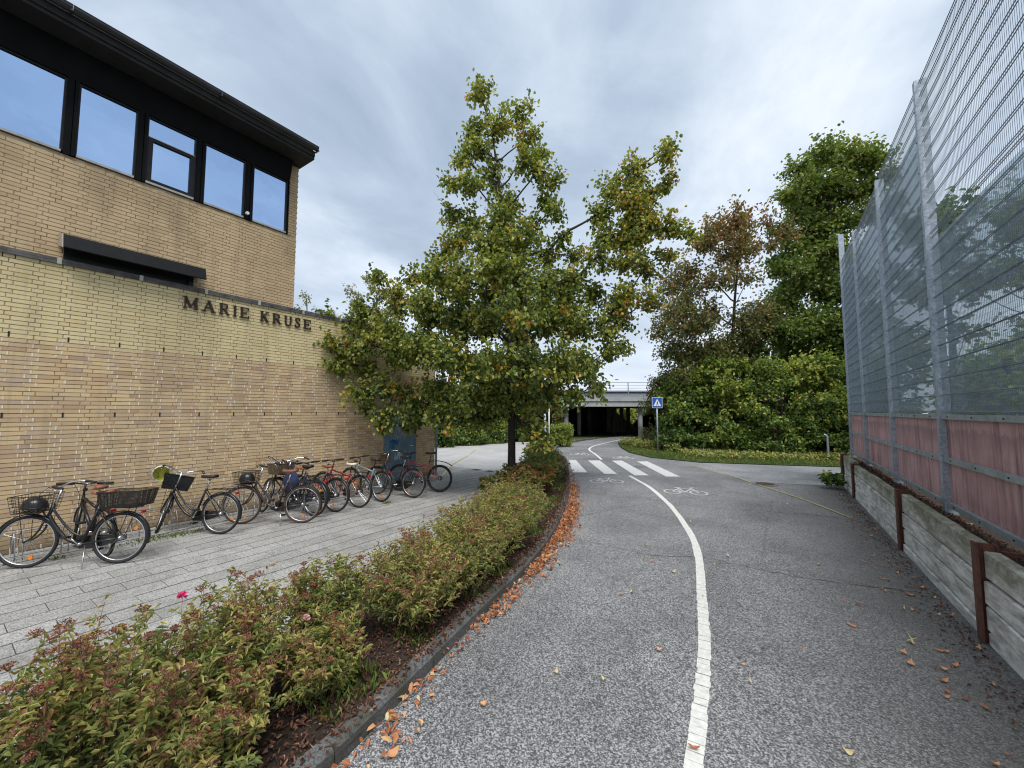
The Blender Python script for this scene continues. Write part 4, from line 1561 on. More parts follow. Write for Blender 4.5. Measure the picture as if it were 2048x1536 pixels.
def bicycle(label, rear, heading, style='step', frame='bike_black', saddle='saddle_black', bars='swept', barmat='chrome', basket_f=None, basket_r=None,
            tyre='rubber', rim='alu_rim', steer=0.0, lean=0.05, stand=True, guard=True, rack_r=True, fenders=True, saddle_h=.97, refl=True, red=True, R=.345, tr=.021, rear_narrow=False):
    th = math.radians(heading)
    hx, hy = math.cos(th), math.sin(th)
    HR = (-.46, R)
    t = thing('bicycle', label, 'bicycle', (rear[0] + hx * .46, rear[1] + hy * .46, 0), (lean, 0, th), 'bicycles parked along the brick wall')
    axd = Vector((-.33, 0, .944)).normalized()
    hb = Vector((.455, 0, .62))
    M = Matrix.Translation(hb) @ Matrix.Rotation(math.radians(steer), 4, axd) @ Matrix.Translation(-hb)
    def T(p):
        return tuple(M @ Vector(p))
    FH = Vector((.64, 0, R))
    ty, ri, sp, hu, rfm = wheel_meshes(tyre, rim, R, tr)
    for nm, mx in (('rear', Matrix.Translation((HR[0], 0, HR[1]))), ('front', M @ Matrix.Translation(FH))):
        w = link('wheel', ty, t)
        w.matrix_local = mx @ Matrix.Rotation(RND.uniform(0, 6), 4, 'Y')
        for nme, me in (('rim', ri), ('spokes', sp), ('hub', hu)) + ((('reflector', rfm),) if refl else ()):
            link(nme, me, w)
    # frame
    b = MB()
    ht_top = Vector((.39, 0, .80)) if style != 'step' else Vector((.385, 0, .82))
    hbv = hb
    bbk = (0, 0, .29)
    st_top = (-.17, 0, .80 if style == 'step' else .74)
    b.tube([tuple(hbv), tuple(ht_top)], .02, 8)
    b.tube([bbk, st_top], .017, 8)
    if style == 'step':
        b.tube(curve_pts([(.43, 0, .68), (.33, 0, .52), (.20, 0, .37), (.08, 0, .30), (0, 0, .29)], 5), .021, 8)
        b.tube(curve_pts([(.40, 0, .77), (.29, 0, .62), (.15, 0, .46), (.02, 0, .39), (-.05, 0, .42)], 5), .014, 8)
    elif style == 'mtb':
        b.tube([(.43, 0, .68), bbk], .024, 8)
        b.tube([(.40, 0, .76), (-.14, 0, .66)], .019, 8)
    else:
        b.tube([(.43, 0, .68), bbk], .017, 8)
        b.tube([(.40, 0, .78), (-.16, 0, .76)], .015, 8)
    for s in (-1, 1):
        b.tube([(0, s * .03, .29), (HR[0], s * .055, HR[1])], .010, 6)
        b.tube([(-.15, s * .02, .70 if style != 'step' else .74), (HR[0], s * .055, HR[1])], .008, 6)
    b.obj('frame', frame, t, True)
    b = MB()
    for s in (-1, 1):
        b.tube([T(p) for p in curve_pts([(.462, s * .035, .60), (.49, s * .05, .50), (.56, s * .052, .40), (FH.x, s * .052, R)], 4)], .012, 6)
    b.tube([T((.462, -.04, .60)), T((.462, .04, .60))], .016, 6)
    b.obj('fork', frame if frame != 'bike_grey' else 'bike_black', t, True)
    # stem and bars
    b = MB()
    zt = 1.02 if bars == 'swept' else .95
    tx = .385 - (zt - .82) * .34
    b.tube([T((.385, 0, .80)), T((tx, 0, zt))], .013, 6)
    if bars == 'flat':
        b.tube([T((tx, 0, zt)), T((tx + .07, 0, zt + .01))], .016, 6)
    b.obj('stem', barmat, t, True)
    b = MB()
    if bars == 'swept':
        P = [(tx - .20, .29, zt + .045), (tx - .08, .27, zt + .075), (tx + .03, .18, zt + .07), (tx + .06, .08, zt + .03), (tx + .05, 0, zt + .01), (tx + .06, -.08, zt + .03), (tx + .03, -.18, zt + .07), (tx - .08, -.27, zt + .075), (tx - .20, -.29, zt + .045)]
    else:
        P = [(tx + .03, .31, zt + .03), (tx + .06, .12, zt + .03), (tx + .08, 0, zt + .01), (tx + .06, -.12, zt + .03), (tx + .03, -.31, zt + .03)]
    cp = curve_pts(P, 5)
    hbar = None
    b.tube([T(p) for p in cp], .0115, 7)
    hbar = b.obj('handlebar', barmat, t, True)
    for s, seg_ in ((1, cp[:6]), (-1, cp[-6:])):
        b = MB()
        b.tube([T(p) for p in seg_], .0175, 7)
        b.obj('grip', 'rubber', hbar, True)
        b = MB()
        e = seg_[0] if s == 1 else seg_[-1]
        m_ = seg_[-1] if s == 1 else seg_[0]
        b.tube([T((m_[0] + .02, m_[1], m_[2] - .02)), T((e[0] + .05, e[1], e[2] - .035))], .006, 5)
        b.obj('brake_lever', 'chrome' if barmat == 'chrome' else 'bike_black', hbar, True)
    b = MB()
    b.tube([T(p) for p in curve_pts([(tx + .05, .15, zt + .05), (.47, .13, .96), (.46, .05, .80), (.47, .04, .62)], 5)], .003, 4)
    b.obj('brake_cable', 'rubber', t)
    # saddle
    b = MB()
    sx_, sz = -.17 - (saddle_h - .78) * .18, saddle_h
    b.tube([(-.165, 0, .74), (sx_, 0, sz - .05)], .013, 6)
    b.obj('seat_post', 'chrome' if style == 'step' else 'bike_black', t, True)
    b = MB()
    nx = 9
    V, Q = [], []
    xs = np.linspace(-.14, .14, nx)
    prof = np.interp(xs, [-.14, -.10, -.03, .04, .12, .14], [.05, .085, .075, .032, .018, .006])
    for i in range(nx):
        for j, (cy, cz) in enumerate(((-1, -.02), (-.75, .012), (0, .018), (.75, .012), (1, -.02), (.6, -.035), (-.6, -.035))):
            V.append((sx_ + xs[i] + .02, cy * prof[i], sz + cz + (.012 if xs[i] < -.08 else 0) + (.006 if xs[i] > .1 else 0)))
    for i in range(nx - 1):
        for j in range(7):
            Q.append((i * 7 + j, (i + 1) * 7 + j, (i + 1) * 7 + (j + 1) % 7, i * 7 + (j + 1) % 7))
    Q += [(0, 1, 2, 3), (0, 3, 4, 5), ((nx - 1) * 7 + 3, (nx - 1) * 7 + 2, (nx - 1) * 7 + 1, (nx - 1) * 7)]
    b.add(V, Q)
    b.obj('saddle', saddle, t, True)
    # crank, chain guard
    b = MB()
    b.tube([(0, -.06, .29), (0, .06, .29)], .018, 8)
    ca = RND.uniform(0, 3)
    for s in (-1, 1):
        ex, ez = s * .165 * math.cos(ca), .29 + s * .165 * math.sin(ca)
        b.tube([(0, s * .055, .29), (ex, s * .065, ez)], .009, 6)
    cr = b.obj('crank', 'chrome', t, True)
    for s in (-1, 1):
        ex, ez = s * .165 * math.cos(ca), .29 + s * .165 * math.sin(ca)
        b = MB()
        b.box((ex - .04, min(s * .07, s * .15), ez - .012), (ex + .04, max(s * .07, s * .15), ez + .012))
        b.obj('pedal', 'rubber', cr)
    b = MB()
    if guard:
        V = [(.10, -.07, .29), (.06, -.07, .37), (-.1, -.07, .385), (HR[0] - .03, -.07, HR[1] + .03), (HR[0] - .03, -.07, HR[1] - .04), (-.1, -.07, .21), (.06, -.07, .21)]
        k = len(V)
        me = bpy.data.meshes.new('chain_guard')
        me.from_pydata(V + [(x, y + .03, z) for x, y, z in V], [], [list(range(k)), list(range(k, 2 * k))[::-1]] + [((i + 1) % k, i, i + k, (i + 1) % k + k) for i in range(k)])
        me.update()
        me.materials.append(MATS['bike_black'])
        link('chain_guard', me, t)
    else:
        b.tube([(0, -.05, .33), (HR[0], -.05, HR[1] + .035)], .004, 4)
        b.tube([(0, -.05, .25), (HR[0], -.05, HR[1] - .035)], .004, 4)
        b.tube([(0, -.045, .29), (0, -.052, .29)], .085, 18)
        b.tube([(HR[0], -.045, HR[1]), (HR[0], -.06, HR[1])], .055, 14)
        b.obj('chain', 'bolt_dark', t)
    # fenders
    def arc(cx, cz, r, a0, a1, w, TT=None, n=14):
        V = []
        for k in range(n):
            a = math.radians(a0 + (a1 - a0) * k / (n - 1))
            for dy, dr in ((-w / 2, -.008), (0, .004), (w / 2, -.008), (w / 2, -.011), (0, .001), (-w / 2, -.011)):
                p = (cx + (r + dr) * math.cos(a), dy, cz + (r + dr) * math.sin(a))
                V.append(TT(p) if TT else p)
        Q = [(i * 6 + j, i * 6 + (j + 1) % 6, (i + 1) * 6 + (j + 1) % 6, (i + 1) * 6 + j) for i in range(n - 1) for j in range(6)]
        q = MB()
        q.add(V, Q)
        return q
    if fenders is True:
        arc(HR[0], HR[1], R + .018, 20, 195, .055).obj('fender', 'bike_black', t, True)
        arc(FH.x, R, R + .018, 30, 175, .05, T).obj('fender', 'bike_black', t, True)
    elif fenders == 'clip':
        b = MB()
        b.tube(curve_pts([(-.16, 0, .78), (-.40, 0, .80), (-.62, 0, .76), (-.80, 0, .68)], 5), [.012] * 16, 6)
        b.obj('fender', 'bike_black', t, True)
    if rack_r:
        b = MB()
        for s in (-1, 1):
            b.tube(curve_pts([(-.20, s * .03, .74), (-.26, s * .065, .755), (-.5, s * .07, .755), (-.66, s * .06, .755), (-.69, 0, .755)], 3), .006, 5)
            b.tube([(-.58, s * .07, .755), (HR[0], s * .065, HR[1])], .005, 5)
        for x in (-.3, -.42, -.54):
            b.tube([(x, -.068, .755), (x, .068, .755)], .004, 4)
        b.obj('rear_rack', 'bike_black', t, True)
    if red:
        b = MB()
        b.box((-.725, -.03, .67), (-.70, .03, .705))
        b.obj('rear_light', 'reflector_red', t)
    if stand:
        b = MB()
        b.tube([(-.08, .05, .27), (-.16, .17, .012 - .17 * math.tan(lean))], .009, 6)
        b.obj('kickstand', 'chrome', t, True)
    if basket_f:
        b = MB()
        if basket_f == 'wire':
            basket(b, .45, .72, .34, .74, .96, .045, .0032, .03, T)
            b.obj('front_basket', 'bike_black', t)
        elif basket_f == 'solid':
            basket(b, .45, .70, .36, .74, .98, .014, .0052, .03, T)
            b.obj('front_basket', 'bike_black', t)
        elif basket_f == 'wicker':
            basket(b, .44, .70, .36, .78, 1.0, .018, .0052, .03, T)
            b.obj('front_basket', 'wicker', t)
        b = MB()
        b.tube([T((.50, .0, .73)), T((.46, 0, .66))], .01, 5)
        b.tube([T((.68, .1, .73)), T((FH.x, .06, R))], .004, 5)
        b.tube([T((.68, -.1, .73)), T((FH.x, -.06, R))], .004, 5)
        b.obj('basket_stay', 'bike_black', t)
    else:
        b = MB()
        b.tube([T((.45, 0, .86)), T((.49, 0, .865)), T((.52, 0, .865))], [.015, .03, .032], 8)
        b.obj('headlight', 'bike_black', t, True)
    if basket_r:
        b = MB()
        basket(b, -.72, -.28, .32, .775, .99, .013, .0028, .035)
        b.obj('rear_basket', 'bike_black', t)
    return t, M


b1, M1 = bicycle('black step through bicycle nearest the camera with wire front basket and mesh rear basket', (-7.64, 1.66), 222.5, 'step', 'bike_black', 'saddle_brown', 'swept', basket_f='wire', basket_r=True, steer=6, lean=.06)
b2, M2 = bicycle('bicycle seen end on behind the mesh basket with brown saddle and flat black bar', (-8.15, 1.62), 186, 'mtb', 'bike_black', 'saddle_brown', 'flat', 'bike_black', rack_r=False, stand=False, guard=False, lean=-.02, saddle_h=.98, steer=-20)
b3, M3 = bicycle('black step through bicycle with solid black front basket and its front wheel turned', (-7.98, 2.98), 211, 'step', 'bike_black', 'saddle_black', 'swept', basket_f='solid', steer=-48, lean=.06, stand=False)
b4, M4 = bicycle('dark brown step through bicycle with brown tyres and silver kickstand', (-7.48, 4.12), 217, 'step', 'bike_brown_black', 'saddle_brown', 'swept', basket_f='wire', tyre='brown_rubber', steer=4, lean=.07)
b5, M5 = bicycle('black bicycle with brown saddle half hidden behind the brown tyred bicycle', (-7.98, 4.62), 208, 'diamond', 'bike_black', 'saddle_brown', 'swept', basket_f=None, steer=-40, lean=.05, saddle_h=.92, stand=False)
b6, M6 = bicycle('navy bicycle with wicker front basket and red rear light beside the red bicycle', (-7.78, 4.52), 190, 'step', 'bike_navy', 'saddle_black', 'swept', basket_f='wicker', steer=5, lean=.05, stand=False)
b7, M7 = bicycle('black bicycle with tan saddle and silver rims between the navy and red bicycles', (-7.72, 4.95), 193, 'step', 'bike_black', 'saddle_brown', 'flat', 'bike_black', steer=0, lean=.04, stand=False, saddle_h=.93)
b8, M8 = bicycle('red bicycle with white saddle and grey rear wheel', (-7.64, 5.45), 190, 'mtb', 'bike_red', 'saddle_white', 'flat', 'bike_black', steer=0, lean=.05, rack_r=True, saddle_h=.92, guard=False, stand=False)
b9, M9 = bicycle('grey mountain bicycle with flat handlebar between the red and black bicycles', (-7.70, 6.08), 182, 'mtb', 'bike_grey', 'saddle_black', 'flat', 'bike_black', steer=8, lean=.05, rack_r=True, saddle_h=.95, guard=False, stand=False)
b10, M10 = bicycle('black step through bicycle with wicker basket parked in front of the steel door', (-7.40, 6.78), 192, 'step', 'bike_black', 'saddle_black', 'swept', basket_f='wicker', steer=0, lean=.05, stand=False)
b11, M11 = bicycle('pink and black mountain bicycle with clip on mudguard at the far end of the row', (-7.33, 7.62), 203, 'mtb', 'bike_pink', 'saddle_black', 'flat', 'bike_black', tyre='rubber', rim='rubber', steer=0, lean=.05, fenders='clip', rack_r=False, guard=False, red=False, R=.352, tr=.028, saddle_h=1.0)


def world_pt(bk, M, p):
    return (Matrix.Translation(bk.location) @ bk.rotation_euler.to_matrix().to_4x4() @ M) @ Vector(p)


def helmet(label, c, rx, rz, shell, inner, rot):
    t = thing('helmet', label, 'helmet', c, rot)
    def dome(k, nu=18, nv=6):
        V, Q = [], []
        for i in range(nv + 1):
            a = math.pi / 2 * i / nv
            for j in range(nu):
                p = 2 * math.pi * j / nu
                V.append((rx * k * math.cos(p) * math.cos(a) * 1.2, rx * k * math.sin(p) * math.cos(a), rz * k * math.sin(a)))
        for i in range(nv):
            for j in range(nu):
                Q.append((i * nu + j, i * nu + (j + 1) % nu, (i + 1) * nu + (j + 1) % nu, (i + 1) * nu + j))
        return V, Q
    b = MB()
    V, Q = dome(1.0)
    b.add(V, Q)
    b.obj('shell', shell, t, True)
    b = MB()
    V, Q = dome(.9)
    b.add(V, [q[::-1] for q in Q])
    b.obj('liner', inner, t, True)
    b = MB()
    b.tube([(rx * 1.2 * .95 * math.cos(a), rx * .95 * math.sin(a), 0) for a in np.arange(20) * math.pi / 10], .012, 6, closed=True)
    b.obj('rim', shell, t, True)
    b = MB()
    for s in (-1, 1):
        b.tube(curve_pts([(rx * .8, s * rx * .8, 0), (.02, s * .03, -.10), (-rx * .8, s * rx * .8, 0)], 4), .005, 4)
    b.obj('strap', 'fabric_black', t)
    return t


helmet('black helmet lying in the wire basket of the nearest bicycle', world_pt(b1, M1, (.585, .02, .80)), .125, .14, 'helmet_black', 'fabric_black', (0, 0, .3))
helmet('white and yellow helmet hanging from the handlebar over a black basket', world_pt(b3, M3, (.42, .26, .96)), .125, .13, 'helmet_white', 'helmet_yellow', (0, -1.25, -.25))
helmet('black helmet in the wire basket of the brown tyred bicycle', world_pt(b4, M4, (.585, .0, .80)), .12, .15, 'helmet_black', 'fabric_black', (0, 0, .3))
# blue cloth bag hung behind a saddle
bt = thing('cloth_bag', 'dark blue cloth bag hanging on the bicycle with the wicker basket', 'bag', tuple(world_pt(b6, Matrix.Identity(4), (.12, .1, .62))), (0, 0, .4))
b = MB()
V, Q = [], []
nu, nv = 14, 8
for i in range(nv + 1):
    tt = i / nv
    for j in range(nu):
        a = 2 * math.pi * j / nu
        s_ = .6 + .5 * math.sin(math.pi * min(1, tt * 1.1)) + .05 * math.sin(3 * a + i)
        V.append((.16 * s_ * math.cos(a), .085 * s_ * math.sin(a), .22 - .42 * tt))
for i in range(nv):
    for j in range(nu):
        Q.append((i * nu + j, i * nu + (j + 1) % nu, (i + 1) * nu + (j + 1) % nu, (i + 1) * nu + j))
b.add(V + [(0, 0, .22), (0, 0, -.2)], Q, [(j, nu * (nv + 1), (j + 1) % nu) for j in range(nu)] + [(nv * nu + j, nv * nu + (j + 1) % nu, nu * (nv + 1) + 1) for j in range(nu)])
b.obj('sack', 'fabric_navy', bt, True)
b = MB()
b.tube(curve_pts([(-.1, 0, .18), (-.06, 0, .34), (.06, 0, .34), (.1, 0, .18)], 4), .008, 5)
b.obj('strap', 'fabric_navy', bt, True)


# ------------------------------------------------------------------ vegetation
def rand_dir(n, rng):
    v = rng.normal(0, 1, (n, 3))
    return v / np.linalg.norm(v, axis=1)[:, None]


def cluster_crown(leaf, wood, cl, rng, tw_density, leaves_per, L, W_, tintf, squash=.85, spread=.05, hang=.5, twig_r=.006, fold=.25, wide=.4):
    A, B = [], []
    for cx, cy, cz, r in cl:
        n = max(4, int(tw_density * r * r))
        d = rand_dir(n, rng)
        rad = r * rng.uniform(.25, 1.08, n) ** .6
        e = np.array([cx, cy, cz]) + d * rad[:, None] * np.array([1, 1, squash])
        s0 = np.array([cx, cy, cz - r * .35]) + rng.normal(0, r * .16, (n, 3))
        A.append(s0)
        B.append(e)
    A, B = np.concatenate(A), np.concatenate(B)
    n = len(A)
    mid = (A + B) / 2 + np.array([0, 0, .06]) + rng.normal(0, .03, (n, 3))
    wood.sticks(A, mid, twig_r, twig_r * .7, 3)
    wood.sticks(mid, B, twig_r * .7, twig_r * .35, 3)
    twt = rng.uniform(0, 1, n)
    t = rng.uniform(.18, 1.06, (n, leaves_per))
    P = (1 - t)[..., None] ** 2 * A[:, None] + (2 * t * (1 - t))[..., None] * mid[:, None] + (t ** 2)[..., None] * B[:, None]
    P = P.reshape(-1, 3) + rng.normal(0, spread, (n * leaves_per, 3))
    k = len(P)
    outward = (B - A)[:, None].repeat(leaves_per, 1).reshape(-1, 3)
    outward /= np.linalg.norm(outward, axis=1)[:, None] + 1e-9
    D = outward * .5 + rand_dir(k, rng) * .8
    D[:, 2] -= hang
    N = rand_dir(k, rng) * .8
    N[:, 2] += .8
    tint = tintf(P, np.repeat(twt, leaves_per), rng)
    leaf.leaves(P, D, N, L * rng.uniform(.65, 1.2, k), W_ * rng.uniform(.7, 1.15, k), np.clip(tint, 0, 1), fold, wide)
    return k


def limb(wood, p0, p1, r0, r1, rng, sag=.15, n=6):
    p0, p1 = np.array(p0, float), np.array(p1, float)
    d = p1 - p0
    L_ = np.linalg.norm(d)
    ctrl = p0 + d * .45 + np.array([0, 0, -sag * L_]) + rng.normal(0, .04 * L_, 3)
    t = np.linspace(0, 1, n)[:, None]
    P = (1 - t) ** 2 * p0 + 2 * t * (1 - t) * ctrl + t ** 2 * p1
    P[1:-1] += rng.normal(0, .012 * L_, (n - 2, 3))
    wood.tube(P, np.linspace(r0, r1, n), 6)


def tree_from(name, label, cat, base, cl, trunk, seed, leafmat, dens, per, L, W_, tintf, limb_from=None, trunk_r=(.12, .02), group=None, hang=.5, squash=.85, spread=.05, twig=.006, bare=0, limb_every=1):
    rng = np.random.default_rng(seed)
    t = thing(name, label, cat, (base[0], base[1], 0), (0, 0, YAW), group)
    wood, leaf = MB(), MB()
    tp = curve_pts(trunk, 4)
    rr = np.interp(np.linspace(0, 1, len(tp)), [0, .06, .5, 1], [trunk_r[0] * 1.25, trunk_r[0], trunk_r[0] * .55, trunk_r[1]])
    wood.tube(tp, rr, 10)
    zmax = tp[-1][2]
    ax = lambda z: np.array([np.interp(z, tp[:, 2], tp[:, 0]), np.interp(z, tp[:, 2], tp[:, 1])])
    C3 = np.array([c[:3] for c in cl])
    hd = np.array([np.hypot(*(c[:2] - ax(c[2]))) for c in C3])
    order = np.argsort(hd)
    par = {}
    for q_, i in enumerate(order):
        bj = -1
        z0 = max(zmax * .2, min(C3[i][2] - .75 * hd[i] - .1, zmax * .93))
        tpnt = np.array([*ax(z0), z0])
        best = np.linalg.norm(C3[i] - tpnt) * 1.0
        for j in order[:q_]:
            if hd[j] < hd[i] - .25 and C3[j][2] < C3[i][2] + .25:
                d_ = np.linalg.norm(C3[i] - C3[j]) * 1.25 + .25
                if d_ < best:
                    best, bj = d_, j
        par[i] = (bj, tpnt)
    cnt = {i: 1 for i in range(len(cl))}
    for i in order[::-1]:
        if par[i][0] >= 0:
            cnt[par[i][0]] += cnt[i]
    for i in order:
        bj, tpnt = par[i]
        a_ = tpnt if bj < 0 else C3[bj]
        if np.linalg.norm(C3[i] - a_) < .2:
            continue
        r0 = .010 + .011 * math.sqrt(cnt[i]) * trunk_r[0] / .115
        limb(wood, a_, C3[i], r0, max(.005, r0 * .6), rng, .10 if bj < 0 else .04)
    for _ in range(bare):
        c = cl[rng.integers(len(cl))]
        d = rand_dir(1, rng)[0]
        d[2] = abs(d[2])
        p = np.array(c[:3])
        limb(wood, p, p + d * c[3] * 1.5, .008, .002, rng, .05)
    cluster_crown(leaf, wood, cl, rng, dens, per, L, W_, tintf, squash, spread, hang, twig)
    wood.obj('trunk', 'bark', t, True)
    leaf.obj('crown', leafmat, t)
    return t


LIME = [(-0.83,10.91,0.5),(0.25,10.47,0.45),(-1.06,10.18,0.47),(-0.3,9.96,0.55),(0.45,9.74,0.45),(-0.85,9.38,0.53),(0.32,8.81,0.53),(0.86,9.24,0.37),(-1.33,9.1,0.45),(-0.44,8.67,0.53),(0.72,8.46,0.47),(-1.59,8.32,0.42),(-0.98,8.1,0.53),(-0.03,7.82,0.59),(0.93,7.96,0.47),(1.2,8.24,0.33),(-1.66,7.68,0.47),(-1.11,7.4,0.53),(-0.3,7.12,0.59),(0.52,7.12,0.55),(1.19,7.4,0.42),(-1.31,6.7,0.5),(-0.56,6.43,0.63),(0.24,6.29,0.63),(0.98,6.43,0.53),(1.39,6.84,0.34),(-1.64,6.36,0.45),(1.73,6.43,0.39),(-2.11,6.43,0.42),(-2.04,5.74,0.5),(-1.37,5.6,0.59),(-0.56,5.47,0.66),(0.24,5.33,0.66),(1.05,5.47,0.63),(1.72,5.6,0.55),(2.32,5.4,0.47),(-2.71,5.81,0.45),(-3.37,5.6,0.37),(-2.96,5.06,0.55),(-2.29,4.92,0.59),(-1.49,4.65,0.66),(-0.69,4.52,0.66),(0.24,4.38,0.72),(1.04,4.52,0.66),(1.84,4.52,0.63),(2.5,4.38,0.55),(-3.76,4.79,0.5),(-4.28,4.52,0.5),(-4.81,4.52,0.39),(-4.4,3.84,0.5),(-3.8,3.84,0.55),(-4.79,3.84,0.34),(-3.98,3.31,0.45),(-3.41,4.25,0.59),(-3.07,3.71,0.59),(-4.51,3.38,0.39),(-2.41,3.84,0.63),(-1.74,3.58,0.66),(-1.08,3.31,0.68),(-0.29,3.31,0.72),(0.5,3.31,0.72),(1.3,3.44,0.66),(1.96,3.31,0.55),(2.56,3.71,0.5),(3.02,3.84,0.34),(2.21,2.78,0.39),(-3.84,2.65,0.45),(-3.18,2.78,0.5),(-2.65,2.52,0.55),(-3.16,2.0,0.47),(-2.51,2.0,0.47),(-3.69,2.19,0.32),(-2.0,2.78,0.55),(-1.21,2.52,0.63),(-0.42,2.52,0.66),(0.37,2.65,0.63),(1.03,2.65,0.5),(1.68,2.52,0.32),(-1.99,2.13,0.39),(-3.36,1.74,0.26),(-2.64,1.74,0.26),(0.5,1.87,0.37),(0.76,1.48,0.34),(-0.81,2.0,0.47),(-1.6,2.06,0.42),(2.42,7.54,0.47),(2.77,8.17,0.47),(3.32,8.6,0.5),(3.79,8.17,0.5),(4.22,8.96,0.37),(4.34,8.53,0.34),(3.1,7.68,0.55),(3.77,7.4,0.53),(2.54,6.84,0.45),(3.35,6.84,0.53),(4.16,6.98,0.47),(4.84,6.98,0.37),(2.26,6.15,0.45),(2.93,6.01,0.5),(3.74,6.15,0.45),(4.28,6.43,0.34),(4.26,9.38,0.21),(3.18,5.33,0.45),(3.71,5.06,0.45),(3.04,4.65,0.47),(2.78,5.06,0.45)]
rg = random.Random(11)
cl = []
for x, z, r in LIME:
    r = r * 1.02 * (1.0 if z > 8.3 and abs(x) < 2 else 1.12 if x > 2.2 and z > 4.5 else 1.0)
    core_w = max(.0, 2.3 - abs(x) * .35) * min(1, max(.25, (11.2 - z) / 6))
    if z < 7.6 and (r >= .6 or (abs(x) < 2.2 and z < 6)):
        cl.append((x, rg.uniform(.3, 1) * core_w, z + rg.uniform(-.2, .2), r))
        cl.append((x * .9, -rg.uniform(.2, .8) * core_w, z - .1, r * .95))
        cl.append((x, rg.uniform(-.3, .3), z, r * .8))
    else:
        cl.append((x, rg.uniform(-.45, .45), z, r))


def lime_tint(P, tw, rng):
    k = len(P)
    base = rng.normal(.55, .18, k) + (tw - .5) * .30 + np.clip((P[:, 2] - 5) * .022, -.1, .14)
    # autumn patches: right branch and a few twigs
    f = np.sin(P[:, 0] * 2.1 + 1.3) * np.sin(P[:, 2] * 2.7 + .4) * np.sin(P[:, 1] * 1.9 + 2)
    aut = (P[:, 0] > 2.6) & (P[:, 2] > 4.5)
    pr = np.where(aut, .2, .006) + np.where(f > .62, .30, 0) + np.where((P[:, 2] < 2.2) & (P[:, 0] > .3), .18, 0)
    yel = rng.uniform(0, 1, k) < pr
    twy = (tw > .975) & (rng.uniform(0, 1, k) < .8)
    base = np.where(yel | twy, rng.uniform(.78, 1.0, k), np.minimum(base, .78))
    return base


tree_from('lime_tree', 'large green lime tree with yellowing leaves rising from the planting bed', 'tree', (-5.76, 8.62), cl,
          [(0, 0, 0), (.02, 0, 1.2), (0, 0, 3), (-.12, 0, 5.5), (-.25, .05, 7.5), (-.42, 0, 9), (-.6, 0, 10.4)], 21, 'lime_leaf', 80, 16, .105, .092, lime_tint, trunk_r=(.115, .012), hang=.7, bare=14, spread=.07, squash=.95)

BROWN = [(0.14,12.51,0.95),(1.27,12.8,0.82),(2.68,12.8,0.68),(3.19,11.65,0.68),(-1.01,11.65,0.95),(0.37,11.07,0.95),(1.77,11.36,0.95),(-1.61,10.21,0.82),(-2.47,9.5,0.82),(-1.66,8.79,0.95),(-0.53,9.36,0.82),(-2.8,7.67,0.95),(-1.71,7.11,1.09),(-3.37,6.83,0.82),(-0.31,7.67,0.95),(0.86,9.36,0.68),(1.05,7.11,1.09),(2.18,7.67,0.95),(-2.58,5.72,0.95),(-1.21,5.44,1.09),(0.17,5.72,1.09),(1.54,5.72,1.09),(-2.89,4.34,0.82)]
GREEN = [(1.53,17.59,0.8),(2.39,16.97,0.85),(3.41,16.66,0.71),(-0.59,16.66,0.8),(-0.06,15.43,0.91),(-1.27,14.97,0.71),(1.12,15.43,1.0),(2.58,15.13,1.0),(3.63,15.43,0.63),(-1.04,13.6,0.8),(0.41,13.3,1.0),(1.88,13.3,1.0),(3.08,13.6,0.8),(-1.13,11.79,0.8),(0.01,11.19,1.0),(1.47,11.19,1.0),(-2.08,10.29,0.71),(-0.94,9.7,1.0),(0.48,9.11,1.08),(1.64,9.11,0.71),(-1.87,8.52,0.8),(-0.77,7.34,1.08),(0.66,7.05,1.08),(1.52,7.05,0.85),(-2.24,6.76,0.85),(-1.14,5.6,1.08),(0.56,5.31,1.08),(1.73,5.6,0.71)]


def deep(c, amp, f=1.0):
    out = []
    for x, z, r in c:
        r *= f
        out.append((x, rg.uniform(-.3, .3), z, r))
        out.append((x * .9, rg.choice((-1, 1)) * rg.uniform(.5, 1) * amp, z - .2, r))
    return out


tree_from('maple_tree', 'thin crowned maple turning brown and red behind the bushes', 'tree', (-2.3, 24.3), deep(BROWN, 1.6, 1.15),
          [(.4, 0, 0), (.4, 0, 3), (.6, 0, 6), (.9, 0, 9), (1.4, 0, 12.3)], 31, 'maple_brown_leaf', 26, 12, .16, .13,
          lambda P, tw, rng: rng.normal(.24, .17, len(P)) + np.clip((P[:, 2] - 7.0) * .05, -.2, .28) + (tw - .5) * .4, trunk_r=(.17, .02), spread=.13, squash=1.0, twig=.012, bare=16)
tree_from('maple_tree', 'tall dense green maple beside the mesh fence top', 'tree', (2.3, 28.5), deep(GREEN, 1.8, 1.18),
          [(.6, 0, 0), (.5, 0, 4), (.6, 0, 9), (.9, 0, 13), (1.4, 0, 17)], 32, 'maple_green_leaf', 42, 13, .20, .17,
          lambda P, tw, rng: rng.normal(.56, .18, len(P)) + (tw - .5) * .4 + np.clip((P[:, 2] - 10) * .015, -.1, .1), trunk_r=(.24, .03), spread=.15, squash=1.0, twig=.014)
FAR1 = [(-0.48,9.42,0.43),(-0.06,8.94,0.49),(-0.59,8.32,0.43),(0.65,8.16,0.36),(1.42,8.0,0.43),(-.3,7.4,.6),(.6,7.2,.6)]
FAR2 = [(-1.58,9.73,0.49),(-0.51,10.21,0.49),(0.44,9.57,0.67),(-1.08,8.63,0.67),(0.01,8.16,0.79),(1.24,8.32,0.85),(-1.83,7.69,0.55),(1.52,9.57,0.61),(0,6.8,.9),(1.2,6.5,.9),(-1.2,6.6,.8)]
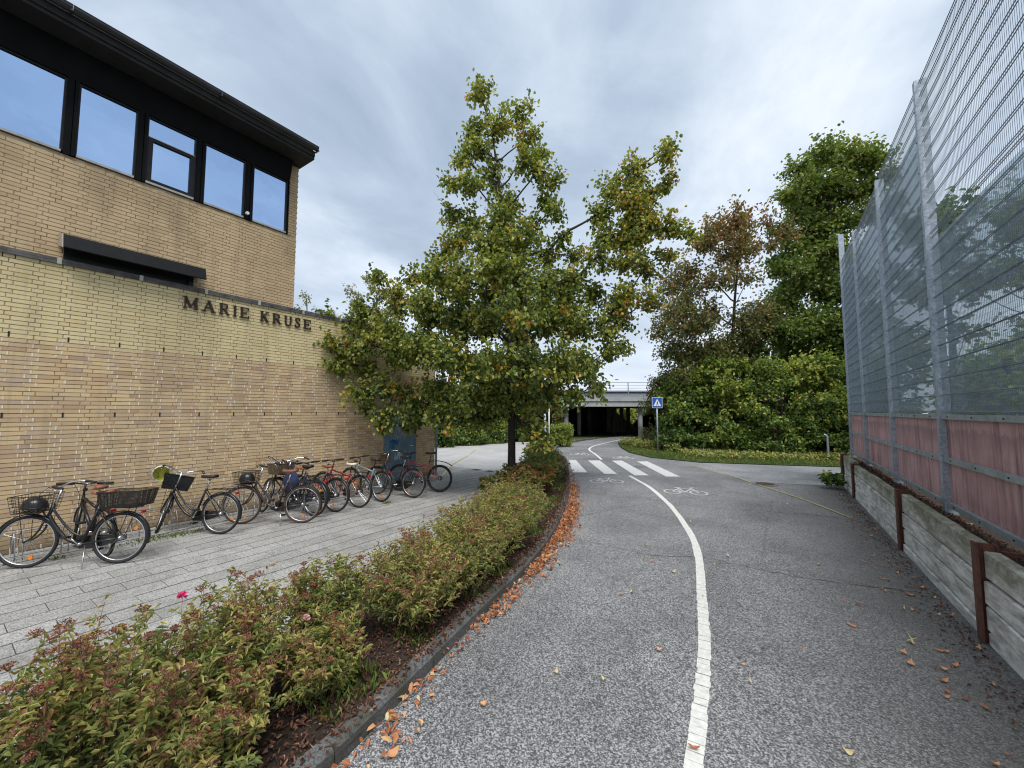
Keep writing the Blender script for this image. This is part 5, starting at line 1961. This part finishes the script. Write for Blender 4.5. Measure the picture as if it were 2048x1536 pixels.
tree_from('thin_tree', 'bare twigged tree top just past the roof corner', 'tree', (-23.68, 13.08), [(x, rg.uniform(-.4, .4), z, r) for x, z, r in FAR1], [(0, 0, 0), (0, 0, 5), (-.2, 0, 9)], 33, 'pale_leaf', 45, 5, .12, .09, lambda P, tw, rng: rng.uniform(0, .6, len(P)), trunk_r=(.13, .02), twig=.008, spread=.08)
tree_from('thin_tree', 'pale yellow tree behind the left side of the lime tree', 'tree', (-20.32, 15.31), deep(FAR2, .8), [(0, 0, 0), (0, 0, 5), (.1, 0, 9.6)], 34, 'pale_leaf', 40, 8, .13, .10, lambda P, tw, rng: rng.uniform(0, 1, len(P)), trunk_r=(.14, .02), twig=.01, spread=.08)


def blob_clusters(w, d, h, n, rng, r=(.5, .8), z0=.3):
    out = []
    for _ in range(n):
        a = rng.uniform(0, 2 * math.pi)
        u = rng.uniform(0, 1) ** .5
        z = rng.uniform(z0, h)
        env = math.sqrt(max(.05, 1 - (max(0, z - h * .35) / (h * .68)) ** 2))
        out.append((w * .5 * u * env * math.cos(a), d * .5 * u * env * math.sin(a), min(z, h - .4), rng.uniform(*r)))
    return out


def bush(name, label, x, y, w, d, h, seed, leafmat='bush_leaf', n=26, dens=40, per=15, L=.16, W_=.125, tint=.45, group='bushes along the verge', r=(.55, .85), cat='bush', amp=.2):
    rng = np.random.default_rng(seed)
    n = int(n * 1.25)
    cl_ = blob_clusters(w, d, h, n, rng, r) + [(w * .48 * math.cos(a), d * .48 * math.sin(a), rng.uniform(.25, 1.0), r[0]) for a in rng.uniform(0, 6.28, n // 3)]
    t = thing(name, label, cat, (x, y, 0), (0, 0, YAW), group)
    wood, leaf = MB(), MB()
    for i, c in enumerate(cl_):
        if i % 2 == 0:
            limb(wood, (c[0] * .3, c[1] * .3, 0), c[:3], .035, .01, rng, -.02)
    def tf(P, tw, rg_):
        f = np.sin(P[:, 0] * 1.7 + seed) * np.sin(P[:, 2] * 2.1 + seed * 2)
        v = rg_.normal(tint, amp, len(P)) + (tw - .5) * .3 + f * .08 + (P[:, 2] / h - .5) * .25
        spot = np.sum((P - np.array([.3, -1.2, h * .55])) ** 2, 1) < .05
        return np.where(spot & (seed == 44) & (rg_.uniform(0, 1, len(P)) < .6), 1.0, np.minimum(v, .9))
    cluster_crown(leaf, wood, cl_, rng, dens, per, L, W_, tf, .85, .08, .4, .01)
    wood.obj('stems', 'twig_bark', t, True)
    leaf.obj('foliage', leafmat, t)
    return t


bush('bush', 'brownish bush beside the bridge behind the blue crossing sign', -5.25, 24.0, 2.0, 2.0, 4.4, 41, tint=.35, leafmat='rusty_leaf', n=24, L=.11, W_=.08)
bush('bush', 'dark green bush to the right of the crossing sign', -4.0, 22.9, 3.2, 2.6, 4.2, 42, tint=.42, n=30, amp=.2)
bush('bush', 'tall bush with yellow green top below the brown maple', -2.0, 23.2, 3.4, 2.8, 4.9, 43, tint=.50, n=36, amp=.2)
bush('bush', 'bush with a few red leaves in the middle of the verge', -.1, 23.4, 3.4, 2.8, 4.7, 44, tint=.46, n=34, amp=.22)
bush('bush', 'bright green bush between the red leaved bush and the bent post', 1.7, 24.4, 3.2, 2.8, 4.9, 45, tint=.52, n=34, amp=.2)
bush('bush', 'green bush right behind the far end of the fence', 3.9, 25.6, 3.4, 2.8, 5.2, 46, tint=.50, n=32)
bush('bush', 'olive bush high behind the others under the green maple', -.3, 26.6, 4.4, 3.0, 7.2, 47, tint=.36, leafmat='maple_green_leaf', n=34, L=.16, W_=.13)
bush('bush', 'olive bush high behind the others under the brown maple', -3.6, 26.3, 4.0, 3.0, 6.2, 48, tint=.36, leafmat='maple_brown_leaf', n=30, L=.16, W_=.13)
bush('bush', 'dark bush filling the gap left of the green maple trunk', 2.6, 27.6, 4.0, 3, 7.0, 49, tint=.30, leafmat='maple_green_leaf', n=32, L=.16, W_=.13)
G2 = 'hedge bushes behind the plaza'
for i, (x, y, h, tn, lb) in enumerate(((-17.4, 16.4, 3.4, .42, 'dark bush closest to the far corner of the brick building'), (-16.9, 18.9, 3.6, .48, 'green bush behind the downpipe of the brick building'), (-16.4, 21.2, 3.8, .50, 'yellow green bush behind the yellow painted line'),
                                       (-15.6, 23.6, 3.8, .42, 'green bush to the left of the lime trunk'), (-14.2, 25.6, 4.0, .38, 'dark bush to the right of the lime trunk'), (-19.6, 18.4, 5.2, .36, 'tall dark bush showing over the others behind the lime tree'), (-17.6, 24.4, 5.6, .34, 'tallest dark bush behind the crown of the lime tree'))):
    bush('bush', lb, x, y, 3.4, 2.4, h, 60 + i, tint=tn, n=30, group=G2)
bush('bush', 'rusty brown climbing bush hanging beside the bridge column', -13.2, 24.6, 1.8, 1.6, 3.6, 71, 'rusty_leaf', 16, tint=.5, group=G2, r=(.4, .6))
# clipped hedge block beside the white post
rng = np.random.default_rng(72)
hg_ = thing('clipped_hedge', 'small square clipped green hedge beside the white post', 'hedge', (-11.0, 21.3, 0), (0, 0, YAW))
cl_ = [(x, y, z, .32) for x in np.linspace(-.75, .75, 5) for y in (-.3, .3) for z in (.3, .7, 1.1)]
wood, leaf = MB(), MB()
for c in cl_[::3]:
    limb(wood, (c[0], c[1] * .3, 0), c[:3], .02, .006, rng, 0)
cluster_crown(leaf, wood, cl_, rng, 150, 10, .10, .08, lambda P, tw, r_: np.where((P[:, 2] > 1.3) & (P[:, 0] > .0) & (r_.uniform(0, 1, len(P)) < .5), .95, r_.normal(.58, .15, len(P))), .9, .04, .3, .006)
wood.obj('stems', 'twig_bark', hg_)
leaf.obj('foliage', 'bush_leaf', hg_)
# trees beyond the fence
for i, (x, y, w, h, lb) in enumerate(((5.6, 21.5, 4.0, 10.0, 'dark tree seen through the glass of the fence'), (8.6, 20.0, 5.0, 9.2, 'broad dark tree farther right behind the mesh'), (9.4, 25.5, 5.5, 11.5, 'tall dark tree highest behind the mesh bay'), (4.4, 29.5, 4.5, 8.0, 'green tree lowest behind the far fence bays'), (13, 19, 5, 9.5, 'dark tree at the edge behind the nearest mesh'))):
    rng = np.random.default_rng(80 + i)
    c_ = blob_clusters(w, w * .8, h, 34, rng, (.7, 1.1), 1.0)
    tree_from('leafy_tree', lb, 'tree', (x, y), c_, [(0, 0, 0), (.1, 0, h * .4), (0, 0, h * .9)], 90 + i, 'maple_green_leaf', 18, 12, .22, .17, lambda P, tw, r_: r_.normal(.42, .18, len(P)) + (tw - .5) * .3, trunk_r=(.2, .03), group='trees beyond the fence', spread=.12, twig=.012)
bush('bush', 'low green shrubs behind the lower glass of the fence', 5.0, 12.5, 4, 4, 3.6, 95, tint=.4, n=40, group='shrubs behind the fence')
bush('bush', 'shrub behind the nearest glass pane of the fence', 5.2, 7.8, 4, 4, 3.4, 96, tint=.45, n=40, group='shrubs behind the fence')
# greenery past the bridge
for i, (lx, ly, w, h, lb) in enumerate(((18, 62, 8, 4.0, 'bright green bushes seen between the columns under the bridge'), (24, 66, 9, 4.5, 'green bushes far beyond the rightmost bridge column'))):
    x, y = lx * R0[0] + ly * F0[0], lx * R0[1] + ly * F0[1]
    bush('bush', lb, x, y, w, 4, h, 97 + i, tint=.78, n=44, L=.25, W_=.2, dens=12, group='bushes beyond the bridge', r=(.9, 1.4))


# ---- shrubs of the planting bed
def shrub(name, label, x, y, rad, h, seed, nst=60, per=30, L=.05, W_=.012, leafmat='spirea_leaf', tint=.5, heads=.5, amp=.2, zb=.04, flowers=(), rank=1.0):
    rng = np.random.default_rng(seed)
    t = thing(name, label, 'shrub', (x, y, zb), (0, 0, 0), 'shrubs in the planting bed')
    wood, leaf, head = MB(), MB(), MB()
    a = rng.uniform(0, 2 * math.pi, nst)
    rb = rad * .35 * rng.uniform(0, 1, nst) ** .5
    B0 = np.c_[rb * np.cos(a), rb * np.sin(a), np.zeros(nst)]
    rt = rad * rng.uniform(.15, 1, nst) ** .7
    a2 = a + rng.normal(0, .4, nst)
    hh = h * rng.uniform(.5, 1.0, nst) ** .9 * np.sqrt(np.maximum(.2, 1 - .45 * (rt / rad) ** 2))
    T3 = np.c_[rt * np.cos(a2), rt * np.sin(a2), hh]
    C2 = B0 * .6 + T3 * .4 + np.c_[np.zeros(nst), np.zeros(nst), hh * .22]
    def bez(t_):
        t_ = t_[..., None]
        return (1 - t_) ** 2 * B0[:, None] + 2 * t_ * (1 - t_) * C2[:, None] + t_ ** 2 * T3[:, None]
    S_ = bez(np.tile(np.linspace(0, 1, 6), (nst, 1)))
    for k in range(5):
        wood.sticks(S_[:, k], S_[:, k + 1], .0035 - .0005 * k, .003 - .0005 * k, 3)
    # side shoots
    ns2 = 3
    ts = rng.uniform(.4, .9, (nst, ns2))
    A = bez(ts).reshape(-1, 3)
    d = rand_dir(len(A), rng)
    d[:, 2] = np.abs(d[:, 2]) + .5
    E_ = A + d * rng.uniform(.05, .14, (len(A), 1)) * (h / .8)
    wood.sticks(A, E_, .0018, .001, 3)
    t_ = rng.uniform(.22, 1.0, (nst, per))
    P1 = bez(t_)
    P1 = P1.reshape(-1, 3)
    D1 = rand_dir(len(P1), rng)
    D1[:, 2] = D1[:, 2] * .5 + .35
    u = rng.uniform(.1, 1.05, (len(A), max(4, per // 3)))[..., None]
    P2 = (A[:, None] * (1 - u) + E_[:, None] * u).reshape(-1, 3)
    D2 = rand_dir(len(P2), rng)
    D2[:, 2] = D2[:, 2] * .5 + .35
    P = np.concatenate([P1, P2]) + rng.normal(0, .006, (len(P1) + len(P2), 3))
    D = np.concatenate([D1, D2])
    N = rand_dir(len(P), rng) * .5
    N[:, 2] += 1
    st = rng.uniform(0, 1, nst)
    tt = np.concatenate([np.repeat(st, per), np.repeat(np.repeat(st, ns2), max(4, per // 3))])
    v = rng.normal(tint, amp, len(P)) + (tt - .5) * .45 + (P[:, 2] / h - .5) * .3
    leaf.leaves(P, D, N, L * rng.uniform(.6, 1.3, len(P)), W_ * rng.uniform(.7, 1.3, len(P)), np.clip(v, 0, 1), .3, .42, .25)
    if heads:
        pick = np.where((rng.uniform(0, 1, nst) < heads) & (hh > h * .6))[0]
        hp = [T3[i] for i in pick] + [E_[i] for i in range(len(E_)) if rng.uniform() < heads * .22 and E_[i][2] > h * .6]
        for p in hp:
            R_ = rng.uniform(.022, .05)
            n = 70
            q = rand_dir(n, rng) * R_ * rng.uniform(.3, 1, (n, 1)) ** .5
            q[:, 2] = q[:, 2] * .35 + .02 - (q[:, 0] ** 2 + q[:, 1] ** 2) * 5
            pp = q + p
            head.leaves(pp, rand_dir(n, rng), rand_dir(n, rng), np.full(n, .009), np.full(n, .009), rng.uniform(0, 1, n) * .7 + rng.uniform(0, .3), .2)
            wood.sticks(np.tile(p - np.array([0, 0, .01]), (12, 1)), pp[:12], .0011, .0006, 3)
    wood.obj('stems', 'stem_brown', t)
    leaf.obj('foliage', leafmat, t)
    if head.n:
        head.obj('seed_heads', 'seed_head', t, kind='stuff')
    return t


SHR = [
    (-2.97, -0.02, 0.50, 0.95, 0.54, 0.54, 'leafy shrub at the very near end of the bed'),
    (-3.01, 0.62, 0.50, 0.98, 0.62, 0.54, 'shrub with many rusty seed heads nearest the lens'),
    (-2.69, 1.02, 0.38, 0.60, 0.72, 0.30, 'low yellow green shrub against the kerb at the near end'),
    (-3.11, 1.25, 0.46, 0.95, 0.66, 0.54, 'shrub with seed heads and pink bloom at the paving edge'),
    (-2.79, 1.72, 0.36, 0.56, 0.76, 0.18, 'small lime green shrub with a gap behind it'),
    (-3.24, 2.02, 0.38, 0.86, 0.66, 0.30, 'twiggy upright shrub beside the gap in the row'),
    (-2.96, 2.72, 0.59, 0.88, 0.72, 0.24, 'yellowish tall shrub after the gap in the row'),
    (-3.09, 3.42, 0.67, 0.88, 0.68, 0.24, 'broad olive shrub fourth before the tree'),
    (-3.26, 4.15, 0.71, 0.92, 0.65, 0.20, 'broad olive shrub third before the tree'),
    (-3.50, 4.92, 0.73, 0.86, 0.63, 0.18, 'dense olive shrub second before the tree'),
    (-3.80, 5.65, 0.73, 0.82, 0.58, 0.18, 'dark green shrub close before the tree'),
    (-4.19, 6.42, 0.73, 0.78, 0.56, 0.18, 'darker shrub beside the round leaved shrub'),
]
for i, (x, y, r, h, tn, hd, lb) in enumerate(SHR):
    near = y < 2.5
    shrub('flowering_shrub', lb, x, y, r, h, 100 + i, nst=int((85 if near else 100) * (r / .45)), per=30 if near else 26, L=.050 if near else .050, W_=.0125, amp=.17, tint=tn, heads=hd)
# broad leaved rusty shrubs round the lime trunk and on to the crossing
for i, (x, y, r, h, mt, tn, L_, W2, lb) in enumerate((
        (-4.85, 7.4, .72, .80, 'rusty_leaf', .45, .085, .06, 'round leaved rusty shrub in front of the lime trunk'),
        (-5.62, 7.75, .45, .55, 'rusty_leaf', .35, .08, .055, 'dark round leaved shrub at the left foot of the lime trunk'),
        (-4.95, 8.3, .62, .82, 'rusty_leaf', .60, .085, .06, 'brownest round leaved shrub right of the lime trunk'),
        (-5.2, 9.2, .70, .85, 'spirea_leaf', .38, .065, .025, 'bushy green shrub just beyond the lime trunk'),
        (-6.2, 9.6, .5, .6, 'spirea_leaf', .35, .065, .025, 'thin twigged shrub left of and beyond the lime trunk'),
        (-5.8, 10.4, .75, .9, 'spirea_leaf', .40, .065, .025, 'brown green shrub halfway between trunk and crossing'),
        (-6.5, 11.6, .75, .85, 'spirea_leaf', .36, .065, .025, 'brown green shrub third from the zebra crossing'),
        (-7.25, 12.9, .75, .85, 'spirea_leaf', .38, .065, .025, 'brown green shrub second from the zebra crossing'),
        (-8.3, 14.3, .65, .75, 'spirea_leaf', .42, .065, .025, 'brown green shrub level with the zebra crossing'),
        (-9.3, 16.0, .7, .7, 'spirea_leaf', .42, .065, .025, 'last low shrub before the plain grey post'))):
    shrub('leafy_shrub', lb, x, y, r, h, 140 + i, nst=90, per=20, L=L_, W_=W2, leafmat=mt, tint=tn, heads=.15 if mt == 'spirea_leaf' else 0)
# small bright weeds near the kerb
for i, (x, y, lb) in enumerate(((-2.78, 1.85, 'bright green weed by the near kerb'), (-3.1, 3.6, 'bright green weed halfway along the kerb'), (-3.3, 4.3, 'bright green weed farther up the kerb'))):
    shrub('weed', lb, x, y, .13, .16, 170 + i, nst=10, per=8, L=.08, W_=.03, leafmat='bush_leaf', tint=.62, heads=0, amp=.1)
shrub('weed', 'leafy weed growing at the far end of the concrete wall', 1.2, 13.9, .32, .45, 175, nst=18, per=9, L=.10, W_=.055, leafmat='bush_leaf', tint=.35, heads=0, zb=0)


def blossom(label, p, m, r):
    b = MB()
    n = 22
    rng = np.random.default_rng(int(abs(p[0]) * 1000))
    d = rand_dir(n, rng)
    d[:, 2] = np.abs(d[:, 2])
    b.leaves(np.zeros((n, 3)) + d * r * .2, d, rand_dir(n, rng), np.full(n, r), np.full(n, r * .9), np.full(n, .5), .3, .5)
    b.sticks([(0, 0, -.12)], [(0, 0, 0)], .002, .0015, 4)
    o = b.obj('blossom', m, loc=p)
    tag(o, label, 'flower')


blossom('magenta rose bloom standing above the shrubs by the paving', (-3.36, 1.06, .86), 'rose_pink', .027)
blossom('pale pink bloom low among the green leaves by the kerb', (-2.98, 1.70, .55), 'panel_pink_light', .028)

# ---- leaf litter, grass, verge
def ground_leaves(P2, z, rng, L, flat=.35):
    k = len(P2)
    P = np.c_[P2, np.broadcast_to(z, (k,))]
    a = rng.uniform(0, 2 * math.pi, k)
    D = np.c_[np.cos(a), np.sin(a), rng.normal(0, flat * .6, k)]
    N = np.c_[rng.normal(0, flat, k), rng.normal(0, flat, k), np.ones(k)]
    return P, D, N


rng = np.random.default_rng(9)
b = MB()
segk = np.r_[0, np.cumsum(np.linalg.norm(np.diff(KERB, axis=0), axis=1))]
def kerb_at(s_, off):
    x = np.interp(s_, segk, KERB[:, 0])
    y = np.interp(s_, segk, KERB[:, 1])
    x2 = np.interp(s_ + .05, segk, KERB[:, 0])
    y2 = np.interp(s_ + .05, segk, KERB[:, 1])
    dx, dy = x2 - x, y2 - y
    n = np.hypot(dx, dy)
    return np.c_[x + dy / n * off, y - dx / n * off]
smap = lambda y: np.interp(y, KERB[:, 1], segk)
PP = []
for y0, y1, n, wd in ((1.2, 1.95, 60, .13), (2.0, 2.5, 30, .10), (2.5, 3.2, 26, .08), (3.2, 3.9, 90, .10), (3.9, 4.5, 40, .07), (4.4, 6.0, 400, .11), (5.8, 8.2, 900, .14), (8.2, 10.5, 380, .13), (10.5, 13, 90, .12)):
    s_ = rng.uniform(smap(y0), smap(y1), n)
    off = np.abs(rng.normal(0, wd, n)) + .015
    PP.append(kerb_at(s_, off))
PP = np.concatenate(PP)
z = rng.uniform(.0, .03, len(PP))
P, D, N = ground_leaves(PP, z, rng, .07, .5)
b.leaves(P, D, N, .052 * rng.uniform(.5, 1.4, len(P)), .026 * rng.uniform(.5, 1.5, len(P)), np.clip(rng.normal(.42, .24, len(P)), 0, 1), .8, .4, -.35)
tag(b.obj('leaf_litter', 'fallen_leaf', kind='stuff'), 'drift of orange fallen leaves lying in the gutter along the kerb', None)
# litter in the bed
b = MB()
n = 26000
s_ = rng.uniform(smap(-.5), smap(16), n)
u = rng.uniform(.0, 1, n)
PP = kerb_at(s_, -(.15 + u * 1.1))
onk = rng.uniform(0, 1, n) < .10
PP[onk] = kerb_at(s_[onk], -rng.uniform(.0, .13, onk.sum()))
P, D, N = ground_leaves(PP, np.where(onk, .119, rng.uniform(.048, .08, n)), rng, .06, .5)
b.leaves(P, D, N, .034 * rng.uniform(.3, 1.5, n), .017 * rng.uniform(.4, 1.5, n), np.clip(rng.normal(.42, .28, n), 0, 1), .7, .4, -.25)
tag(b.obj('leaf_litter', 'dead_leaf', kind='stuff'), 'brown dead leaves and twigs covering the soil of the planting bed', None)
b = MB()
n = 6500
s_ = rng.uniform(smap(.5), smap(14), n)
cl_s = np.sin(s_ * 3.1) + np.sin(s_ * 7.3 + 1) > .3
s_ = s_[cl_s]
n = len(s_)
PP = kerb_at(s_, -(.14 + rng.uniform(0, .35, n)))
P = np.c_[PP, np.full(n, .045)]
D = rand_dir(n, rng) * .5
D[:, 2] = .7
b.leaves(P, D, rand_dir(n, rng), rng.uniform(.03, .11, n), np.full(n, .004), np.clip(rng.normal(.5, .25, n), 0, 1), .1, .4, .3)
tag(b.obj('grass', 'grass_blade', kind='stuff'), 'thin tufts of grass at the inner edge of the kerb', None)

b = MB()
n = 2600
yy = rng.uniform(1.2, 14.5, n)
xx = XR - .06 - np.abs(rng.normal(0, .16, n))
P, D, N = ground_leaves(np.c_[xx, yy], np.full(n, -.006), rng, .03, .5)
b.leaves(P, D, N, .022 * rng.uniform(.4, 1.8, n), .010 * rng.uniform(.4, 1.8, n), np.clip(rng.normal(.4, .3, n), 0, 1), .6, .4, -.2)
tag(b.obj('leaf_litter', 'dead_leaf', kind='stuff'), 'crumbs of dirt and dead leaves along the foot of the concrete wall', None)
# single leaves on the road and along the concrete wall
lm_ = []
for i in range(5):
    b = MB()
    w, L_ = .028 + .008 * i, .080 + .012 * (i % 3)
    K = 7
    V, Q = [], []
    for k in range(K):
        t_ = k / (K - 1)
        hw = w * .5 * math.sin(math.pi * min(.999, t_ ** .8 * .96 + .03)) * (1 + .18 * math.sin(9 * t_ + i))
        cz = (.018 + .006 * i) * (t_ - .45) ** 2 * 4
        for sgn in (-1, 0, 1):
            V.append((L_ * (t_ - .5) + .004 * sgn * math.sin(5 * t_ + i), sgn * hw, cz + (abs(sgn) * (.35 if i % 2 else -.22) * hw if sgn else 0) + (.004 if not i % 2 else 0)))
    for k in range(K - 1):
        for c_ in (0, 1):
            a_ = k * 3 + c_
            Q.append((a_, a_ + 3, a_ + 4, a_ + 1))
    b.add(V, Q, a=np.clip(np.array([.08 + i * .21] * len(Q)) + NP.normal(0, .06, len(Q)), 0, 1))
    b.tube([(-L_ * .5, 0, .004), (-L_ * .75, .004, .012)], .0012, 4)
    lm_.append(b.mesh('fallen_leaf', 'fallen_leaf'))
GR = 'single fallen leaves on the asphalt'
LB = 'single curled dry leaf lying alone on the asphalt'
def one_leaf(x, y, k, sc=1.0, z=.004, rot=None, lb=LB):
    o = link('fallen_leaf', lm_[k % 5], None, (x, y, z))
    o.rotation_euler = (RND.uniform(-.3, .3), RND.uniform(-.2, .2), RND.uniform(0, 6.28) if rot is None else rot)
    o.scale = (sc * .78, sc * .78 * RND.uniform(.6, 1.1), sc * .78)
    tag(o, lb, 'leaf', GR)
    return o
for _ in range(46):
    y = RND.uniform(1.8, 12) if RND.random() < .5 else RND.uniform(2.2, 7)
    xr = RND.uniform(0, 1)
    k_x = np.interp(y, KERB[:, 1], KERB[:, 0])
    one_leaf(k_x + .25 + (1.4 - k_x) * xr, y, RND.choice((1, 2, 3, 4, 4)), RND.uniform(.6, 1.0))
for _ in range(70):
    y = RND.uniform(2.2, 12) if RND.random() < .6 else RND.choice((3.4, 4.7, 6.4, 7.6)) + RND.gauss(0, .28)
    one_leaf(XR - .08 - abs(RND.gauss(0, .32)), y, RND.choice((0, 0, 1, 2, 3)), RND.uniform(.7, 1.15), lb='single dry leaf lying near the foot of the concrete wall')
o = one_leaf(-2.02, 1.72, 3, 1.5, .012)
o['label'] = 'large pale brown leaf lying on the asphalt by the near kerb'
del o['group']
o = one_leaf(-.50, 2.80, 1, 1.0, .008, .3)
o['label'] = 'orange leaf lying on the white line at its near end'
del o['group']
o = one_leaf(.86, 3.05, 3, 1.5, .010, 2.6)
o['label'] = 'long tan leaf on the asphalt near the nearest wall bay'
del o['group']

# verge: grass sheet with blades, ivy-like ground cover
vp = [(-2.63, 17.90), (-4.79, 18.55), (-6.2, 20.2), (-7.45, 22.6), (-8.75, 26.0), (-9.2, 30), (-4, 33), (10, 34), (26, 34), (26, 28.1), (7.32, 21.66), (2.25, 19.45), (0, 18.66)]
vg = poly('verge', vp, .012, 'grass_soil')
vg['label'] = 'grass verge between the road and the bushes'
def in_poly(P, poly_):
    x, y = P[:, 0], P[:, 1]
    inside = np.zeros(len(P), bool)
    j = len(poly_) - 1
    for i in range(len(poly_)):
        xi, yi = poly_[i]
        xj, yj = poly_[j]
        c = ((yi > y) != (yj > y)) & (x < (xj - xi) * (y - yi) / (yj - yi + 1e-12) + xi)
        inside ^= c
        j = i
    return inside
n = 60000
P2 = np.c_[rng.uniform(-9.5, 12, n), rng.uniform(17.8, 27, n)]
P2 = P2[in_poly(P2, vp)]
n = len(P2)
D = rand_dir(n, rng) * .6
D[:, 2] = 1
b = MB()
tone = .45 + .2 * np.sin(P2[:, 0] * .9) * np.sin(P2[:, 1] * 1.3)
b.leaves(np.c_[P2, np.full(n, .01)], D, rand_dir(n, rng), rng.uniform(.04, .13, n), np.full(n, .014), np.clip(rng.normal(0, .2, n) + tone, 0, 1), .1, .4, .3)
tag(b.obj('grass', 'grass_blade', kind='stuff'), 'short green grass of the verge in front of the bushes', None)
b = MB()
n = 26000
P2 = np.c_[rng.uniform(-8.5, 8, n), rng.uniform(19.2, 24.5, n)]
mk = in_poly(P2, vp) & (P2[:, 1] > 19.3 + .8 * np.sin(P2[:, 0] * 1.1) * .3 + np.where(P2[:, 0] < -3, (-3 - P2[:, 0]) * .95, (P2[:, 0] + 3) * .33))
P2 = P2[mk]
n = len(P2)
hz = np.where(P2[:, 0] < -4, .5, .22) * rng.uniform(.1, 1, n)
D = rand_dir(n, rng)
N = rand_dir(n, rng) * .5
N[:, 2] += 1
b.leaves(np.c_[P2, hz], D, N, rng.uniform(.07, .14, n), rng.uniform(.06, .11, n), np.clip(rng.normal(.62, .2, n), 0, 1), .2, .4, .2)
tag(b.obj('ground_cover', 'spirea_leaf', kind='stuff'), 'yellow green ground cover plants at the foot of the bushes', None)

# gravel and moss on the ledge behind the retaining wall
b = MB()
n = 5000
yy = rng.uniform(-1, 15, n)
xx = rng.uniform(XR + .11, XF + .02, n)
P = np.c_[xx, yy, np.full(n, .655) + rng.uniform(0, .03, n)]
b.leaves(P, rand_dir(n, rng), rand_dir(n, rng), rng.uniform(.015, .05, n), rng.uniform(.012, .03, n), np.clip(rng.normal(.5, .3, n), 0, 1), .3, .4)
tag(b.obj('leaf_litter', 'dead_leaf', kind='stuff'), 'dry leaves and crumbs on the soil ledge under the fence', None)
# weeds between slabs near the wall
b = MB()
for cx, cy, n, s_ in ((-8.55, 2.3, 220, .22), (-8.45, 2.75, 120, .15), (-7.45, 6.05, 80, .06), (-8.6, 1.2, 60, .1)):
    P = np.c_[rng.normal(cx, s_ * .4, n), rng.normal(cy, s_, n), np.zeros(n)]
    D = rand_dir(n, rng) * .8
    D[:, 2] = 1
    b.leaves(P, D, rand_dir(n, rng), rng.uniform(.02, .06, n), np.full(n, .008), np.clip(rng.normal(.4, .2, n), 0, 1), .1, .4, .3)
tag(b.obj('grass', 'grass_blade', kind='stuff'), 'weeds growing in the slab joints below the bicycles', None)
